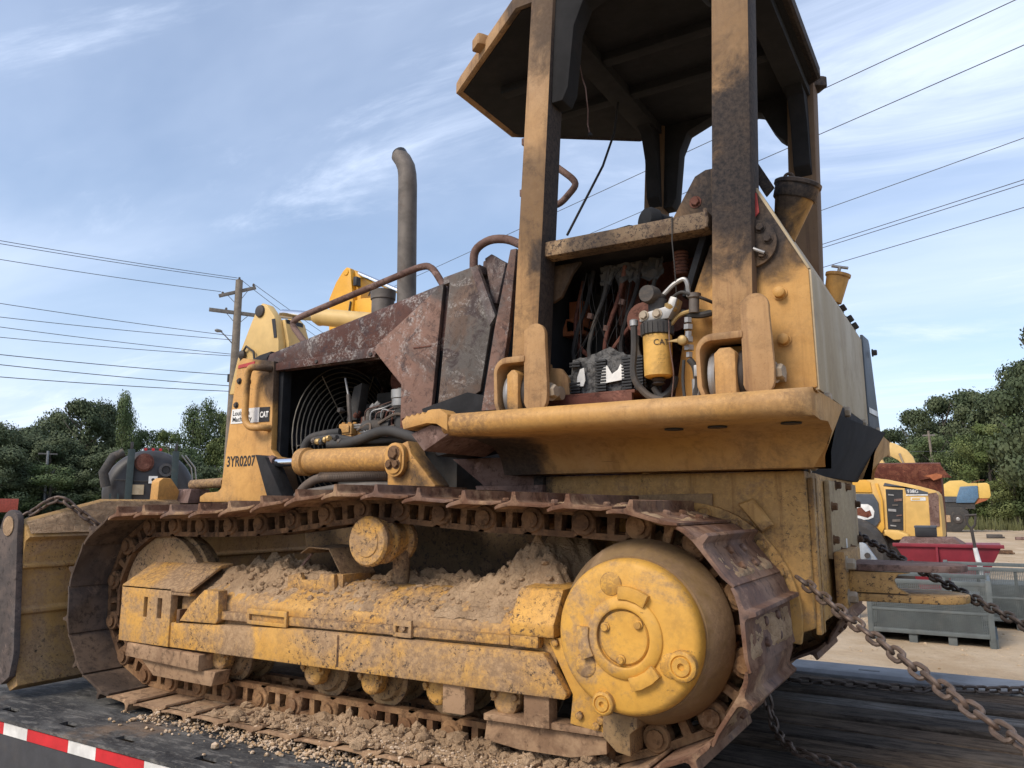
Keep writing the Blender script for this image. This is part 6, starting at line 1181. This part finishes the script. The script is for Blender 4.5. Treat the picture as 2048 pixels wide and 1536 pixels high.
MB().tube([(-.03,11.55,-.74),(-.085,11.5,.0),(-.12,11.5,.28),(-.145,11.5,.55)], .022, 10).build('shaft', 'bolt_dark', T); b = MB(); b.tube([(-.145,11.5,.54),(-.19,11.5,.60),(-.20,11.5,.73)], .016); b.tube([(-.145,11.5,.54),(-.09,11.5,.60),(-.075,11.5,.73)], .016); b.build('fork', 'bolt_dark', T); MB().cyl((-.215,11.5,.735), (-.06,11.5,.745), .018).build('grip', 'bolt_dark', T)
b = MB(); b.tube([(-.055,11.52,-.35),(-.08,11.5,0),(-.105,11.5,.15),(-.12,11.5,.26)], [.03,.038,.034,.03], 10); b.build('tape_wrap', 'white_label', T); b = MB(); b.prism([(-.14,-.75),(.08,-.75),(.07,-.55),(-.03,-.5),(-.13,-.55)], 11.54, 11.56); b.build('blade', 'bolt_dark', T, .004)
def cage(x0, x1, y0, y1, z0, z1, label):
    T = thing('wire_cage', ((x0+x1)/2, (y0+y1)/2, z0), label, 'cage')
    w_ = .035
    for x in (x0, x1-w_*1.6):
        for y in (y0, y1-w_*1.6): MB().box(x, x+w_*1.6, y, y+w_*1.6, z0, z1+.02).build('corner_post', 'cage_grey', T, .004)
    for z, hh in ((z0+.12, .05), ((z0+z1)/2, .03), (z1-.05, .05)):
        for y in (y0+.005, y1-w_-.005): MB().box(x0+.057, x1-.057, y, y+w_, z, z+hh).build('side_rail', 'cage_grey', T, .003)
        for x in (x0+.005, x1-w_-.005): MB().box(x, x+w_, y0+.057, y1-.057, z, z+hh).build('end_rail', 'cage_grey', T, .003)
    for q in (.33, .66): MB().box(x0+(x1-x0)*q, x0+(x1-x0)*q+.03, y0+.012, y0+.03, z0+.17, z1-.05).build('upright', 'cage_grey', T)
    for k in range(4): x = x0+(x1-x0)*(.02+.31*k); MB().box(x, x+.09, y0+.03, y1-.03, z0, z0+.119).build('skid', 'cage_grey', T, .004)
    b = MB()
    n = int((x1-x0)/.022)
    for i in range(n): x = x0+.06+(x1-x0-.12)*i/(n-1); b.box(x-.0035, x+.0035, y0+.008, y0+.0115, z0+.15, z1-.03)
    m_ = int((z1-z0)/.022)
    for j in range(m_): z = z0+.16+(z1-z0-.2)*j/(m_-1); b.box(x0+.06, x1-.06, y0+.012, y0+.0155, z-.0035, z+.0035)
    n = int((y1-y0)/.03)
    for i in range(n): y = y0+.06+(y1-y0-.12)*i/(n-1); b.box(x1-.03, x1-.026, y-.004, y+.004, z0+.15, z1-.03); b.box(x0+.026, x0+.03, y-.004, y+.004, z0+.15, z1-.03); b.box(x0+.06, x1-.06, y1-.03, y1-.026, z0+.15, z0+.16)
    tag(b.build('wire_mesh', 'cage_grey', T, smooth=False), kind='stuff')
    MB().box(x0+.06, x1-.06, y0+.06, y1-.06, z0+.122, z0+.14).build('floor_plate', 'cage_grey', T)
    b = MB(); b.box(x0+.09, x1-.12, y0+.15, y1-.1, z0+.14, z0+.14+(z1-z0)*.55); b.build('load', 'cage_grey', T, .02)
    return T
cage(-1.30, .03, 8.55, 9.75, -.755, .0, 'grey wire mesh cage on skids standing alone nearest the trailer')
cage(-.55, .75, 10.3, 11.4, -.755, .06, 'grey wire mesh cage in front of the red hopper')
plain('galvanised', (.33, .35, .37), .45, .4)
T = thing('steel_bracket', (-1.45, 10.6, GZ), 'pale grey steel bracket scrap leaning beside the wire cages', 'scrap'); b = MB(); b.prism([(-1.85,-.76),(-1.85,.35),(-1.60,.38),(-1.50,.32),(-1.36,.10),(-1.40,.02),(-1.62,.02),(-1.64,-.76)], 10.5, 10.62); b.build('plate', 'galvanised', T, .01); MB().lathe([(0,.04),(.03,.04)], (-1.48, 10.5, .16), (0, -1, 0), 14).build('bolt_boss', 'bolt_dark', T)
random.seed(31)
for k, (x, y, s_, mt, lab) in enumerate(((.5, 46, .35, 'bolt_dark', 'small dark scrap block on the sand beyond the shovel'), (1.6, 44, .25, 'rail_rust', 'short rusty scrap bar lying on the sand at the yard edge'), (.6, 30, .22, 'link_dark', 'flat brown scrap piece on the sand in front of the far excavator'), (.35, 5.2, .05, 'steel', 'flat grey scrap strip on the sand between cage and trailer'))):
    b = MB(); b.obox((x, y, -.72+s_*.25), (s_, .05*s_, 0), (-.04*s_, s_*.5, 0), (0, .02, s_*.28)); b.obox((x+s_*.6, y-.1, -.72+s_*.12), (s_*.7, 0, 0), (0, s_*.3, 0), (0, 0, s_*.1)); tag(b.build('scrap_block', mt, None, s_*.05), lab, 'scrap')
it = []; rnd = random.Random(8)
for k in range(2600):
    t_ = rnd.random()**1.6; y = 3.2+28*t_; x = rnd.uniform(-3, 1.6+.06*y); it.append((x, y, yardh(x, y)+.002, rnd.choice([.005, .008, .010, .016])*(1+y*.02)))
tag(stones('yard_pebbles', 'sand', it), 'scattered pale pebbles on the sand of the yard', 'pebbles')
